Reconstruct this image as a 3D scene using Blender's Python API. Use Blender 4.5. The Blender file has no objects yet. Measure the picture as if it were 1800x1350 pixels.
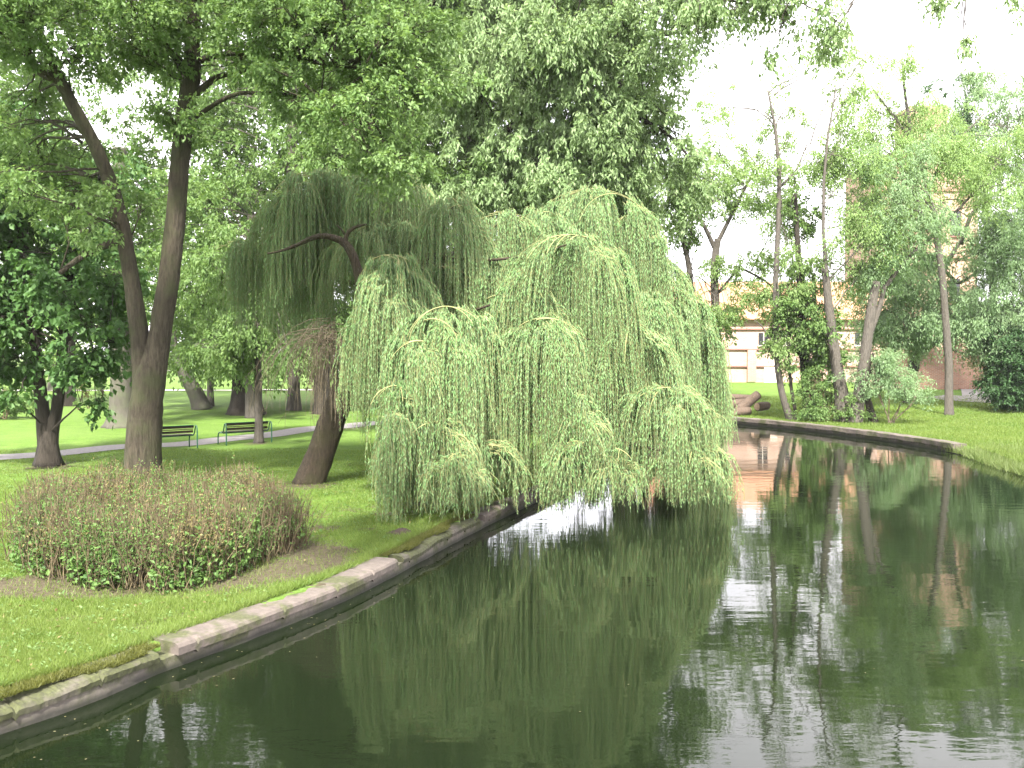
import bpy, math, random
import numpy as np
from mathutils import Vector

R = math.radians
rng = np.random.default_rng(7)
random.seed(7)
C = bpy.context.scene.collection
scene = bpy.context.scene

# ------------------------------------------------------------------ camera
F = 1650.0                      # focal length in photo pixels (photo is 1800 wide)
HZ = 625.0                      # horizon row
CH = 3.2                        # eye above the lawn
PITCH = math.atan((675 - HZ) / F)
cam_d = bpy.data.cameras.new("camera")
cam = bpy.data.objects.new("camera", cam_d)
C.objects.link(cam)
cam.location = (0, 0, CH)
cam.rotation_euler = (R(90) - PITCH, 0, 0)
cam_d.sensor_width = 36
cam_d.lens = 36 * F / 1800
cam_d.clip_start = 0.1
cam_d.clip_end = 3000
scene.camera = cam

# ------------------------------------------------------------------ light
SUN_EL, SUN_AZ = 50, 186        # azimuth clockwise from +Y: behind the camera
world = bpy.data.worlds.new("World")
scene.world = world
world.use_nodes = True
wt = world.node_tree
wt.nodes.clear()
wo = wt.nodes.new("ShaderNodeOutputWorld")
bg = wt.nodes.new("ShaderNodeBackground")
sky = wt.nodes.new("ShaderNodeTexSky")
sky.sky_type = 'NISHITA'
sky.sun_disc = False
sky.sun_elevation = R(SUN_EL)
sky.sun_rotation = R(SUN_AZ)
sky.dust_density = 3.0
wtc = wt.nodes.new("ShaderNodeTexCoord")
wno = wt.nodes.new("ShaderNodeTexNoise")
wno.inputs["Scale"].default_value = 2.2
wno.inputs["Detail"].default_value = 6
wrm = wt.nodes.new("ShaderNodeMapRange")
wrm.inputs[1].default_value = 0.30
wrm.inputs[2].default_value = 0.55
wrm.inputs[3].default_value = 0.70
wrm.inputs[4].default_value = 1.0
wmx = wt.nodes.new("ShaderNodeMix")
wmx.data_type = 'RGBA'
wmx.inputs[7].default_value = (8.3, 8.0, 8.4, 1)      # bright thin cloud cover
wt.links.new(wtc.outputs["Generated"], wno.inputs["Vector"])
wt.links.new(wno.outputs["Fac"], wrm.inputs[0])
wt.links.new(wrm.outputs[0], wmx.inputs[0])
wt.links.new(sky.outputs[0], wmx.inputs[6])
wt.links.new(wmx.outputs[2], bg.inputs[0])
bg.inputs[1].default_value = 0.085
wt.links.new(bg.outputs[0], wo.inputs[0])

sun_d = bpy.data.lights.new("sun", 'SUN')
sun_d.energy = 3.6
sun_d.angle = R(4)
sun_d.color = (1.0, 0.95, 0.86)
sun = bpy.data.objects.new("sun", sun_d)
C.objects.link(sun)
sdir = Vector((math.sin(R(SUN_AZ)) * math.cos(R(SUN_EL)), math.cos(R(SUN_AZ)) * math.cos(R(SUN_EL)), math.sin(R(SUN_EL))))
sun.rotation_euler = sdir.to_track_quat('Z', 'Y').to_euler()
sun.location = (0, 0, 40)

vs = scene.view_settings
vs.view_transform = 'Standard'
vs.look = 'None'
vs.exposure = 2.58
vs.gamma = 1
scene.render.engine = 'CYCLES'
cy = scene.cycles
cy.max_bounces = 6
cy.diffuse_bounces = 3
cy.glossy_bounces = 3
cy.transmission_bounces = 4
cy.transparent_max_bounces = 4
cy.caustics_reflective = False
cy.caustics_refractive = False
cy.use_denoising = True
try:
    cy.denoiser = 'OPENIMAGEDENOISE'
    cy.denoising_prefilter = 'ACCURATE'
except Exception:
    pass

# ------------------------------------------------------------------ helpers
_fw = np.array([0, math.cos(PITCH), -math.sin(PITCH)])
_up = np.array([0, math.sin(PITCH), math.cos(PITCH)])
_rt = np.array([1.0, 0, 0])


def P(px, py, d):
    """world point that lies at ground distance d in the direction of a photo pixel"""
    v = _fw + _rt * (px - 900) / F + _up * (675 - py) / F
    return np.array([0, 0, CH]) + v * (d / v[1])


def G(px, py, z=0.0):
    v = _fw + _rt * (px - 900) / F + _up * (675 - py) / F
    return np.array([0, 0, CH]) + v * ((z - CH) / v[2])


def sm(a, b, x):
    t = np.clip((np.asarray(x, float) - a) / (b - a), 0, 1)
    return t * t * (3 - 2 * t)


def hfun(x, y):
    """height of the park ground"""
    x = np.asarray(x, float); y = np.asarray(y, float)
    h = 0.03 * np.sin(x * 0.55 + 1.3) * np.cos(y * 0.43) + 0.02 * np.sin(x * 1.1 + y * 0.9)
    h = h * sm(0, 25, np.abs(y) + 12)
    h = h + 1.0 * sm(47, 76, y) * sm(1, 8, x)
    return h


class Geo:
    """collects vertices and faces (quads and triangles) with a material index per face"""
    def __init__(s):
        s.v = []; s.q = []; s.t = []; s.qm = []; s.tm = []; s.n = 0

    def add(s, v, q=None, t=None, m=0):
        v = np.asarray(v, np.float32).reshape(-1, 3)
        if q is not None and len(q):
            q = np.asarray(q, np.int64).reshape(-1, 4) + s.n
            s.q.append(q); s.qm.append(np.full(len(q), m, np.int32))
        if t is not None and len(t):
            t = np.asarray(t, np.int64).reshape(-1, 3) + s.n
            s.t.append(t); s.tm.append(np.full(len(t), m, np.int32))
        s.v.append(v); s.n += len(v)

    def build(s, name, mats, parent=None, smooth=False, loc=None):
        me = bpy.data.meshes.new(name)
        v = np.concatenate(s.v) if s.v else np.zeros((0, 3), np.float32)
        if loc is not None:
            v = v - np.asarray(loc, np.float32)
        q = np.concatenate(s.q) if s.q else np.zeros((0, 4), np.int64)
        t = np.concatenate(s.t) if s.t else np.zeros((0, 3), np.int64)
        mi = np.concatenate(s.qm + s.tm) if (s.qm or s.tm) else np.zeros(0, np.int32)
        me.vertices.add(len(v)); me.vertices.foreach_set("co", v.ravel())
        loops = np.concatenate([q.ravel(), t.ravel()]).astype(np.int32)
        me.loops.add(len(loops)); me.loops.foreach_set("vertex_index", loops)
        nf = len(q) + len(t)
        me.polygons.add(nf)
        st = np.concatenate([np.arange(len(q)) * 4, len(q) * 4 + np.arange(len(t)) * 3]).astype(np.int32)
        me.polygons.foreach_set("loop_start", st)
        me.polygons.foreach_set("material_index", mi)
        me.polygons.foreach_set("use_smooth", np.full(nf, smooth, bool))
        for m in (mats if isinstance(mats, (list, tuple)) else [mats]):
            me.materials.append(m)
        me.update(calc_edges=True)
        me.validate()
        o = bpy.data.objects.new(name, me)
        C.objects.link(o)
        if parent is not None:
            o.parent = parent
        return o


def tubes(g, pts, rad, seg=6, m=0, cap=False):
    """many tubes at once: pts (N,K,3), rad (N,K)"""
    pts = np.asarray(pts, float); rad = np.asarray(rad, float)
    if pts.ndim == 2:
        pts = pts[None]; rad = rad[None]
    N, K, _ = pts.shape
    if N == 0:
        return
    tg = np.gradient(pts, axis=1)
    tg /= np.linalg.norm(tg, axis=2, keepdims=True) + 1e-9
    mean = np.abs(pts[:, -1] - pts[:, 0])
    ax = np.argmin(mean, axis=1)
    ref = np.zeros((N, 1, 3)); ref[np.arange(N), 0, ax] = 1
    a = np.cross(tg, ref); a /= np.linalg.norm(a, axis=2, keepdims=True) + 1e-9
    b = np.cross(tg, a)
    th = np.arange(seg) / seg * 2 * np.pi
    ring = (a[:, :, None] * np.cos(th)[None, None, :, None] + b[:, :, None] * np.sin(th)[None, None, :, None])
    V = pts[:, :, None] + ring * rad[:, :, None, None]
    idx = np.arange(N * K * seg).reshape(N, K, seg)
    nx = np.roll(idx, -1, axis=2)
    q = np.stack([idx[:, :-1], nx[:, :-1], nx[:, 1:], idx[:, 1:]], axis=-1).reshape(-1, 4)
    tr = None
    V = V.reshape(-1, 3)
    if cap:
        tr = []
        base = len(V)
        extra = np.concatenate([pts[:, 0], pts[:, -1]])
        V = np.concatenate([V, extra])
        for i in range(N):
            for k in range(seg):
                tr.append((base + i, idx[i, 0, (k + 1) % seg], idx[i, 0, k]))
                tr.append((base + N + i, idx[i, -1, k], idx[i, -1, (k + 1) % seg]))
    g.add(V, q, tr, m)


def resample(pts, k):
    pts = np.asarray(pts, float)
    d = np.r_[0, np.cumsum(np.linalg.norm(np.diff(pts, axis=0), axis=1))]
    u = np.linspace(0, d[-1], k)
    # Catmull-Rom-like smoothing by cubic on chord length
    out = np.stack([np.interp(u, d, pts[:, i]) for i in range(3)], axis=1)
    for _ in range(2):
        o2 = out.copy()
        o2[1:-1] = 0.25 * out[:-2] + 0.5 * out[1:-1] + 0.25 * out[2:]
        out = o2
    return out


def box(g, c, s, rz=0.0, m=0, ry=0.0):
    x, y, z = np.asarray(s) / 2
    v = np.array([[-x, -y, -z], [x, -y, -z], [x, y, -z], [-x, y, -z], [-x, -y, z], [x, -y, z], [x, y, z], [-x, y, z]])
    if ry:
        cr, sr = math.cos(ry), math.sin(ry)
        v = np.stack([v[:, 0] * cr + v[:, 2] * sr, v[:, 1], -v[:, 0] * sr + v[:, 2] * cr], 1)
    cr, sr = math.cos(rz), math.sin(rz)
    v = np.stack([v[:, 0] * cr - v[:, 1] * sr, v[:, 0] * sr + v[:, 1] * cr, v[:, 2]], 1) + np.asarray(c)
    g.add(v, [(0, 3, 2, 1), (4, 5, 6, 7), (0, 1, 5, 4), (1, 2, 6, 5), (2, 3, 7, 6), (3, 0, 4, 7)], None, m)


def unit(v):
    return v / (np.linalg.norm(v, axis=-1, keepdims=True) + 1e-9)


def leaves(g, c, d, n, L, W, m=0, fold=0.12):
    """diamond leaves: c (N,3) stalk end, d long axis, n rough normal"""
    c = np.asarray(c, np.float32); N = len(c)
    if N == 0:
        return
    d = unit(d); s = unit(np.cross(d, n)); nn = np.cross(s, d)
    L = np.broadcast_to(np.asarray(L, np.float32), (N,))[:, None]
    W = np.broadcast_to(np.asarray(W, np.float32), (N,))[:, None]
    v = np.empty((N, 4, 3), np.float32)
    v[:, 0] = c
    v[:, 1] = c + d * L * 0.45 + s * W * 0.5 + nn * L * fold
    v[:, 2] = c + d * L
    v[:, 3] = c + d * L * 0.45 - s * W * 0.5 + nn * L * fold
    g.add(v.reshape(-1, 3), np.arange(N * 4).reshape(N, 4), None, m)


def tag(o, label=None, cat=None, group=None, kind=None):
    if label: o["label"] = label
    if cat: o["category"] = cat
    if group: o["group"] = group
    if kind: o["kind"] = kind
    return o


def empty(name, loc, label=None, cat=None, group=None):
    o = bpy.data.objects.new(name, None)
    o.empty_display_size = 0.3
    C.objects.link(o)
    o.location = [float(a) for a in loc]
    return tag(o, label, cat, group)


# ------------------------------------------------------------------ materials
def new_mat(name):
    m = bpy.data.materials.new(name)
    m.use_nodes = True
    nt = m.node_tree
    nt.nodes.clear()
    out = nt.nodes.new("ShaderNodeOutputMaterial")
    return m, nt, out


def nd(nt, t, **kw):
    n = nt.nodes.new(t)
    for k, v in kw.items():
        setattr(n, k, v)
    return n


def ramp(nt, fac, stops):
    r = nt.nodes.new("ShaderNodeValToRGB")
    cr = r.color_ramp
    while len(cr.elements) < len(stops):
        cr.elements.new(0.5)
    for e, (p, c) in zip(cr.elements, stops):
        e.position = p
        e.color = (*c, 1)
    nt.links.new(fac, r.inputs[0])
    return r.outputs[0]


def noise(nt, vec, scale, detail=4, rough=0.55):
    n = nt.nodes.new("ShaderNodeTexNoise")
    n.inputs["Scale"].default_value = scale
    n.inputs["Detail"].default_value = detail
    n.inputs["Roughness"].default_value = rough
    if vec is not None:
        nt.links.new(vec, n.inputs["Vector"])
    return n.outputs["Fac"]


def mixc(nt, fac, a, b, mode='MIX'):
    n = nt.nodes.new("ShaderNodeMix")
    n.data_type = 'RGBA'
    n.blend_type = mode
    for sock, v in ((0, fac), (6, a), (7, b)):
        if isinstance(v, (int, float)):
            n.inputs[sock].default_value = v
        elif isinstance(v, tuple):
            n.inputs[sock].default_value = (*v, 1)
        else:
            nt.links.new(v, n.inputs[sock])
    return n.outputs[2]


def leaf_mat(name, dark, mid, light, trans=0.4, rough=0.5, spec=0.22, under=None):
    m, nt, out = new_mat(name)
    geo = nd(nt, "ShaderNodeNewGeometry")
    tc = nd(nt, "ShaderNodeTexCoord")
    col = ramp(nt, geo.outputs["Random Per Island"], [(0.0, dark), (0.5, mid), (1.0, light)])
    nz = noise(nt, tc.outputs["Object"], 0.55, 3)
    rr = nd(nt, "ShaderNodeMapRange")
    rr.inputs[1].default_value = 0.3; rr.inputs[2].default_value = 0.7
    rr.inputs[3].default_value = 0.0; rr.inputs[4].default_value = 0.55
    nt.links.new(nz, rr.inputs[0])
    col = mixc(nt, rr.outputs[0], col, light)
    if under is not None:
        col = mixc(nt, geo.outputs["Backfacing"], col, under)
    b = nd(nt, "ShaderNodeBsdfPrincipled")
    b.inputs["Roughness"].default_value = rough
    b.inputs["Specular IOR Level"].default_value = spec
    nt.links.new(col, b.inputs["Base Color"])
    tr = nd(nt, "ShaderNodeBsdfTranslucent")
    tcx = mixc(nt, 0.5, col, (light[0] * 1.3, light[1] * 1.35, light[2] * 0.6))
    nt.links.new(tcx, tr.inputs["Color"])
    ms = nd(nt, "ShaderNodeMixShader")
    ms.inputs[0].default_value = trans
    nt.links.new(b.outputs[0], ms.inputs[1])
    nt.links.new(tr.outputs[0], ms.inputs[2])
    nt.links.new(ms.outputs[0], out.inputs[0])
    return m


def bark_mat(name, a, b_, scale=3.0, bump=0.6, moss=None, vertical=5.0):
    m, nt, out = new_mat(name)
    tc = nd(nt, "ShaderNodeTexCoord")
    mp = nd(nt, "ShaderNodeMapping")
    mp.inputs["Scale"].default_value = (vertical, vertical, 1)
    nt.links.new(tc.outputs["Object"], mp.inputs["Vector"])
    n1 = noise(nt, mp.outputs[0], scale, 8, 0.65)
    col = ramp(nt, n1, [(0.36, a), (0.60, b_)])
    n2 = noise(nt, tc.outputs["Object"], 1.3, 4)
    col = mixc(nt, n2, col, tuple(0.55 * (p + q) for p, q in zip(a, b_)))
    if moss:
        n3 = noise(nt, tc.outputs["Object"], 2.1, 5)
        f = ramp(nt, n3, [(0.45, (0, 0, 0)), (0.65, (0.7, 0.7, 0.7))])
        col = mixc(nt, f, col, moss)
    b = nd(nt, "ShaderNodeBsdfPrincipled")
    b.inputs["Roughness"].default_value = 0.9
    b.inputs["Specular IOR Level"].default_value = 0.2
    nt.links.new(col, b.inputs["Base Color"])
    bp = nd(nt, "ShaderNodeBump")
    bp.inputs["Strength"].default_value = bump
    bp.inputs["Distance"].default_value = 0.09
    nt.links.new(n1, bp.inputs["Height"])
    nt.links.new(bp.outputs[0], b.inputs["Normal"])
    nt.links.new(b.outputs[0], out.inputs[0])
    return m


def plain_mat(name, a, b_, scale=8, rough=0.8, bump=0.2, detail=6, spec=0.3, dist=0.02):
    m, nt, out = new_mat(name)
    tc = nd(nt, "ShaderNodeTexCoord")
    n1 = noise(nt, tc.outputs["Object"], scale, detail, 0.6)
    col = ramp(nt, n1, [(0.32, a), (0.68, b_)])
    b = nd(nt, "ShaderNodeBsdfPrincipled")
    b.inputs["Roughness"].default_value = rough
    b.inputs["Specular IOR Level"].default_value = spec
    nt.links.new(col, b.inputs["Base Color"])
    bp = nd(nt, "ShaderNodeBump")
    bp.inputs["Strength"].default_value = bump
    bp.inputs["Distance"].default_value = dist
    nt.links.new(n1, bp.inputs["Height"])
    nt.links.new(bp.outputs[0], b.inputs["Normal"])
    nt.links.new(b.outputs[0], out.inputs[0])
    return m


M = {}
M['lf_big'] = leaf_mat('leaf_big', (0.056, 0.118, 0.030), (0.102, 0.182, 0.050), (0.180, 0.265, 0.105), 0.44)
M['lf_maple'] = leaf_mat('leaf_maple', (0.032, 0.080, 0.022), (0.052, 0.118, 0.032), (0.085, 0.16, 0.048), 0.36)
M['lf_mid'] = leaf_mat('leaf_mid', (0.056, 0.118, 0.032), (0.098, 0.178, 0.050), (0.165, 0.245, 0.085), 0.44)
M['lf_pale'] = leaf_mat('leaf_pale', (0.11, 0.185, 0.065), (0.17, 0.26, 0.11), (0.26, 0.34, 0.18), 0.45)
M['lf_willow'] = leaf_mat('leaf_willow', (0.070, 0.155, 0.045), (0.115, 0.220, 0.072), (0.20, 0.305, 0.135), 0.32, under=(0.18, 0.26, 0.145))
M['lf_grey'] = leaf_mat('leaf_grey', (0.11, 0.19, 0.09), (0.17, 0.265, 0.135), (0.25, 0.345, 0.195), 0.48)  # greens lightened in the colour itself for an overexposed look
M['lf_lime'] = leaf_mat('leaf_lime', (0.12, 0.20, 0.07), (0.18, 0.28, 0.10), (0.27, 0.37, 0.15), 0.5)  # overexposed look put into the colour, as in the grey leaves
M['lf_dark'] = leaf_mat('leaf_dark', (0.022, 0.055, 0.022), (0.035, 0.080, 0.030), (0.055, 0.11, 0.040), 0.3)
M['lf_deep'] = leaf_mat('leaf_deep', (0.035, 0.075, 0.035), (0.055, 0.105, 0.048), (0.085, 0.15, 0.07), 0.36)  # deeper, duller leaf green
M['lf_hedge'] = leaf_mat('leaf_hedge', (0.035, 0.080, 0.022), (0.065, 0.130, 0.034), (0.125, 0.21, 0.055), 0.35)
M['lf_hedge_dry'] = leaf_mat('leaf_hedge_dry', (0.065, 0.052, 0.018), (0.125, 0.103, 0.040), (0.21, 0.18, 0.08), 0.3)
M['twig'] = plain_mat('twig_brown', (0.040, 0.031, 0.017), (0.120, 0.095, 0.052), 9, 0.9)
M['twig_pale'] = plain_mat('twig_pale', (0.085, 0.068, 0.045), (0.17, 0.14, 0.095), 5, 0.9)
M['twig_yellow'] = plain_mat('twig_yellow', (0.16, 0.18, 0.07), (0.26, 0.25, 0.11), 5, 0.8)
M['bark_big'] = bark_mat('bark_big', (0.012, 0.010, 0.007), (0.074, 0.062, 0.045), 3.0, 1.0, (0.050, 0.056, 0.026))
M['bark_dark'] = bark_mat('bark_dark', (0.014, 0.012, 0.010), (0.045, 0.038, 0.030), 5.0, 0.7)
M['bark_beech'] = bark_mat('bark_beech', (0.045, 0.042, 0.034), (0.080, 0.074, 0.060), 2.0, 0.2, (0.075, 0.085, 0.05))
M['bark_willow'] = bark_mat('bark_willow', (0.016, 0.013, 0.010), (0.075, 0.058, 0.040), 4.5, 1.0, (0.045, 0.045, 0.02))
M['bark_grey'] = bark_mat('bark_grey', (0.035, 0.031, 0.027), (0.105, 0.093, 0.079), 4.0, 0.6)

# ------------------------------------------------------------------ the pond outline
left_px = [(0, 1240), (90, 1215), (190, 1180), (285, 1141), (400, 1102), (500, 1066), (600, 1028), (690, 986),
           (750, 955), (800, 930), (850, 905), (910, 878), (975, 850), (1030, 824), (1062, 806)]
left_top = np.array([G(a, b)[:2] for a, b in left_px])
left_top = np.vstack([[-10.5, -12], [-8.0, 0.0], [-6.2, 5.0], left_top])
back_pts = np.array([[4.1, 31.0], [4.2, 35.0], [3.4, 42.0], [3.4, 50.0], [4.6, 54.5]])
right_px = [(1060, 722), (1180, 728), (1275, 735), (1350, 741), (1420, 748), (1480, 755), (1560, 765), (1630, 775), (1690, 786)]
right_top = np.array([G(a, b)[:2] for a, b in right_px])
nat = np.array([[15.2, 30.0], [14.4, 25.0], [13.8, 18.0], [13.5, 8.0], [14.5, -12.0]])


def dens_line(p, step):
    return resample(np.c_[p, np.zeros(len(p))], max(2, int(np.linalg.norm(np.diff(p, axis=0), axis=1).sum() / step)))[:, :2]


LEFT = dens_line(left_top, 0.25)
RIGHT = dens_line(right_top, 0.4)
BACK = back_pts
pond = np.vstack([LEFT, BACK, RIGHT, nat])
seg_nat = np.r_[np.zeros(len(LEFT) + len(BACK) + len(RIGHT) - 1, bool), np.ones(len(nat) + 1, bool)]


def pond_sd(x, y):
    """signed distance to the pond outline (negative over water) and whether the nearest bank is a bare grass bank"""
    sh = x.shape
    p = np.stack([x.ravel(), y.ravel()], 1)
    best = np.full(len(p), 1e9); isn = np.zeros(len(p), bool); inside = np.zeros(len(p), bool)
    n = len(pond)
    for i in range(n):
        a, b = pond[i], pond[(i + 1) % n]
        e = b - a
        t = np.clip(((p - a) @ e) / (e @ e + 1e-12), 0, 1)
        dd = np.hypot(*(p - a - t[:, None] * e).T)
        u = dd < best
        best[u] = dd[u]; isn[u] = seg_nat[i]
        c = (a[1] > p[:, 1]) != (b[1] > p[:, 1])
        with np.errstate(divide='ignore', invalid='ignore'):
            xi = a[0] + (p[:, 1] - a[1]) / (b[1] - a[1]) * e[0]
        inside ^= c & (p[:, 0] < xi)
    return np.where(inside, -best, best).reshape(sh), isn.reshape(sh)


WZ = -0.27
HAZE = 0.00016

# ------------------------------------------------------------------ ground
def axis(lo, hi, fine_lo, fine_hi, step):
    a = list(np.arange(fine_lo, fine_hi + 1e-6, step))
    s = step
    v = fine_hi
    while v < hi:
        s *= 1.18; v += s; a.append(min(v, hi))
    s = step; v = fine_lo
    while v > lo:
        s *= 1.18; v -= s; a.insert(0, max(v, lo))
    return np.unique(np.array(a))


gx = axis(-600, 600, -17, 22, 0.2)
gy = axis(-60, 1200, 4, 58, 0.2)
GX, GY = np.meshgrid(gx, gy)
SD, ISN = pond_sd(GX, GY)
H = hfun(GX, GY)
kerb = np.where(SD > 0.16, H, -1.1)
natz = np.where(SD > 0, H - 0.22 * (1 - sm(0, 2.6, SD)) - 0.05 + 0.05 * sm(0, 3, SD), -0.3 - 0.8 * sm(0, 2.5, -SD))
GZ = np.where(ISN, natz, kerb)

hedge_poly_px = [(15, 985), (60, 1010), (140, 1030), (300, 1045), (400, 1020), (480, 985)]
h_front = np.array([G(a, b)[:2] for a, b in hedge_poly_px])
hc = np.array([-5.35, 14.6])                       # hedge centre on the ground


def soil_mask(x, y):
    s = np.zeros_like(x)

    def spot(px, py, rx, ry, w=1.0):
        c = G(px, py)
        return w * np.exp(-(((x - c[0]) / rx) ** 2 + ((y - c[1]) / ry) ** 2))
    s += spot(250, 1020, 2.6, 1.2, 1.2) + spot(560, 985, 0.7, 1.0, 0.9) + spot(520, 955, 0.8, 1.2, 0.9)
    s += spot(90, 1030, 1.0, 0.5, 0.9) + spot(330, 1080, 0.8, 0.35, 0.55) + spot(705, 937, 0.25, 0.35, 1.0)
    s += spot(540, 855, 1.0, 1.3, 0.9) + spot(85, 820, 1.2, 1.8, 0.8) + spot(250, 865, 1.2, 1.6, 0.8)
    s += spot(620, 750, 1.2, 3.0, 0.7) + spot(620, 895, 0.8, 1.0, 0.55) + spot(780, 890, 0.9, 1.4, 0.5)
    s += spot(1500, 735, 3.5, 2.0, 0.7) + spot(900, 850, 0.5, 1.5, 0.6) + spot(455, 780, 0.7, 1.0, 0.8)
    s += spot(430, 727, 1.8, 2.5, 0.6) + spot(567, 727, 1.4, 2, 0.6)
    for qx, qy, qr in ((600, 965, .30), (645, 930, .26), (690, 905, .34), (735, 885, .30), (565, 925, .34), (625, 990, .22), (520, 905, .4), (700, 868, .5),
                       (430, 1075, .22), (250, 1100, .24), (120, 1085, .26), (60, 1130, .2), (200, 1150, .16), (840, 865, .3), (420, 850, .6), (150, 850, .7)):
        s += spot(qx, qy, qr * 1.3, qr, 0.75)
    return np.clip(s, 0, 1.3)


g = Geo()
ny, nx = GX.shape
idx = np.arange(nx * ny).reshape(ny, nx)
g.add(np.stack([GX, GY, GZ], -1).reshape(-1, 3), np.stack([idx[:-1, :-1], idx[:-1, 1:], idx[1:, 1:], idx[1:, :-1]], -1).reshape(-1, 4))

m, nt, out = new_mat("park_lawn")
tc = nd(nt, "ShaderNodeTexCoord")
at = nd(nt, "ShaderNodeAttribute", attribute_name="soil")
n_big = noise(nt, tc.outputs["Object"], 0.22, 4)
n_mid = noise(nt, tc.outputs["Object"], 1.6, 6)
n_fin = noise(nt, tc.outputs["Object"], 14, 6, 0.7)
col = ramp(nt, n_mid, [(0.30, (0.045, 0.095, 0.012)), (0.55, (0.075, 0.145, 0.018)), (0.75, (0.120, 0.180, 0.040))])
col = mixc(nt, n_big, col, (0.110, 0.170, 0.040))
f2 = ramp(nt, n_fin, [(0.35, (0.45, 0.45, 0.45)), (0.65, (1.15, 1.15, 1.15))])
col = mixc(nt, 0.8, col, f2, 'MULTIPLY')
ad = nd(nt, "ShaderNodeMath", operation='MULTIPLY_ADD')
ad.inputs[1].default_value = 1.0
nt.links.new(at.outputs["Fac"], ad.inputs[0])
sb = nd(nt, "ShaderNodeMath", operation='SUBTRACT'); sb.inputs[1].default_value = 0.5
nt.links.new(noise(nt, tc.outputs["Object"], 3.2, 8, 0.7), sb.inputs[0])
s2 = nd(nt, "ShaderNodeMath", operation='MULTIPLY'); s2.inputs[1].default_value = 2.4
nt.links.new(sb.outputs[0], s2.inputs[0])
nt.links.new(s2.outputs[0], ad.inputs[2])
sf = ramp(nt, ad.outputs[0], [(0.45, (0, 0, 0)), (0.75, (0.92, 0.92, 0.92))])
soilc = ramp(nt, n_fin, [(0.3, (0.030, 0.022, 0.017)), (0.7, (0.095, 0.072, 0.055))])
col = mixc(nt, sf, col, soilc)
b = nd(nt, "ShaderNodeBsdfPrincipled")
b.inputs["Roughness"].default_value = 0.95
b.inputs["Specular IOR Level"].default_value = 0.1
nt.links.new(col, b.inputs["Base Color"])
bp = nd(nt, "ShaderNodeBump")
bp.inputs["Strength"].default_value = 0.6; bp.inputs["Distance"].default_value = 0.04
nt.links.new(n_fin, bp.inputs["Height"])
nt.links.new(bp.outputs[0], b.inputs["Normal"])
nt.links.new(b.outputs[0], out.inputs[0])
M['lawn'] = m
ground = g.build("ground", m, smooth=True)
tag(ground, kind="structure")
a_ = ground.data.attributes.new("soil", 'FLOAT', 'POINT')
a_.data.foreach_set("value", soil_mask(GX, GY).ravel().astype(np.float32))

# ------------------------------------------------------------------ water
m, nt, out = new_mat("pond_water")
tc = nd(nt, "ShaderNodeTexCoord")
mp = nd(nt, "ShaderNodeMapping"); mp.inputs["Scale"].default_value = (0.55, 1.7, 1)
nt.links.new(tc.outputs["Object"], mp.inputs["Vector"])
w1 = noise(nt, mp.outputs[0], 1.1, 3, 0.5)
w2 = noise(nt, mp.outputs[0], 5.0, 3, 0.5)
ms_ = nd(nt, "ShaderNodeMath", operation='MULTIPLY_ADD'); ms_.inputs[1].default_value = 0.22
nt.links.new(w2, ms_.inputs[0]); nt.links.new(w1, ms_.inputs[2])
# rings spreading from a spot near the far bank
src = G(1375, 775, WZ)
vm = nd(nt, "ShaderNodeVectorMath", operation='DISTANCE'); vm.inputs[1].default_value = (float(src[0]), float(src[1]), 0)
nt.links.new(tc.outputs["Object"], vm.inputs[0])
sn = nd(nt, "ShaderNodeMath", operation='MULTIPLY'); sn.inputs[1].default_value = 9.0
nt.links.new(vm.outputs["Value"], sn.inputs[0])
sn2 = nd(nt, "ShaderNodeMath", operation='SINE'); nt.links.new(sn.outputs[0], sn2.inputs[0])
fall = nd(nt, "ShaderNodeMapRange")
fall.inputs[1].default_value = 0.3; fall.inputs[2].default_value = 5.0; fall.inputs[3].default_value = 0.12; fall.inputs[4].default_value = 0.0
nt.links.new(vm.outputs["Value"], fall.inputs[0])
rg = nd(nt, "ShaderNodeMath", operation='MULTIPLY_ADD')
nt.links.new(sn2.outputs[0], rg.inputs[0]); nt.links.new(fall.outputs[0], rg.inputs[1]); nt.links.new(ms_.outputs[0], rg.inputs[2])
b = nd(nt, "ShaderNodeBsdfPrincipled")
b.inputs["Base Color"].default_value = (0.0045, 0.0075, 0.003, 1)
b.inputs["Roughness"].default_value = 0.02
b.inputs["IOR"].default_value = 1.34
bp = nd(nt, "ShaderNodeBump")
bp.inputs["Strength"].default_value = 0.09; bp.inputs["Distance"].default_value = 0.05
nt.links.new(rg.outputs[0], bp.inputs["Height"])
nt.links.new(bp.outputs[0], b.inputs["Normal"])
nt.links.new(b.outputs[0], out.inputs[0])
g = Geo()
wx = np.linspace(-12, 20, 33); wy = np.linspace(-14, 57, 72)
WX, WY = np.meshgrid(wx, wy)
ii = np.arange(WX.size).reshape(WX.shape)
g.add(np.stack([WX, WY, np.full_like(WX, WZ)], -1).reshape(-1, 3), np.stack([ii[:-1, :-1], ii[:-1, 1:], ii[1:, 1:], ii[1:, :-1]], -1).reshape(-1, 4))
tag(g.build("water", m), kind="structure")

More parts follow.
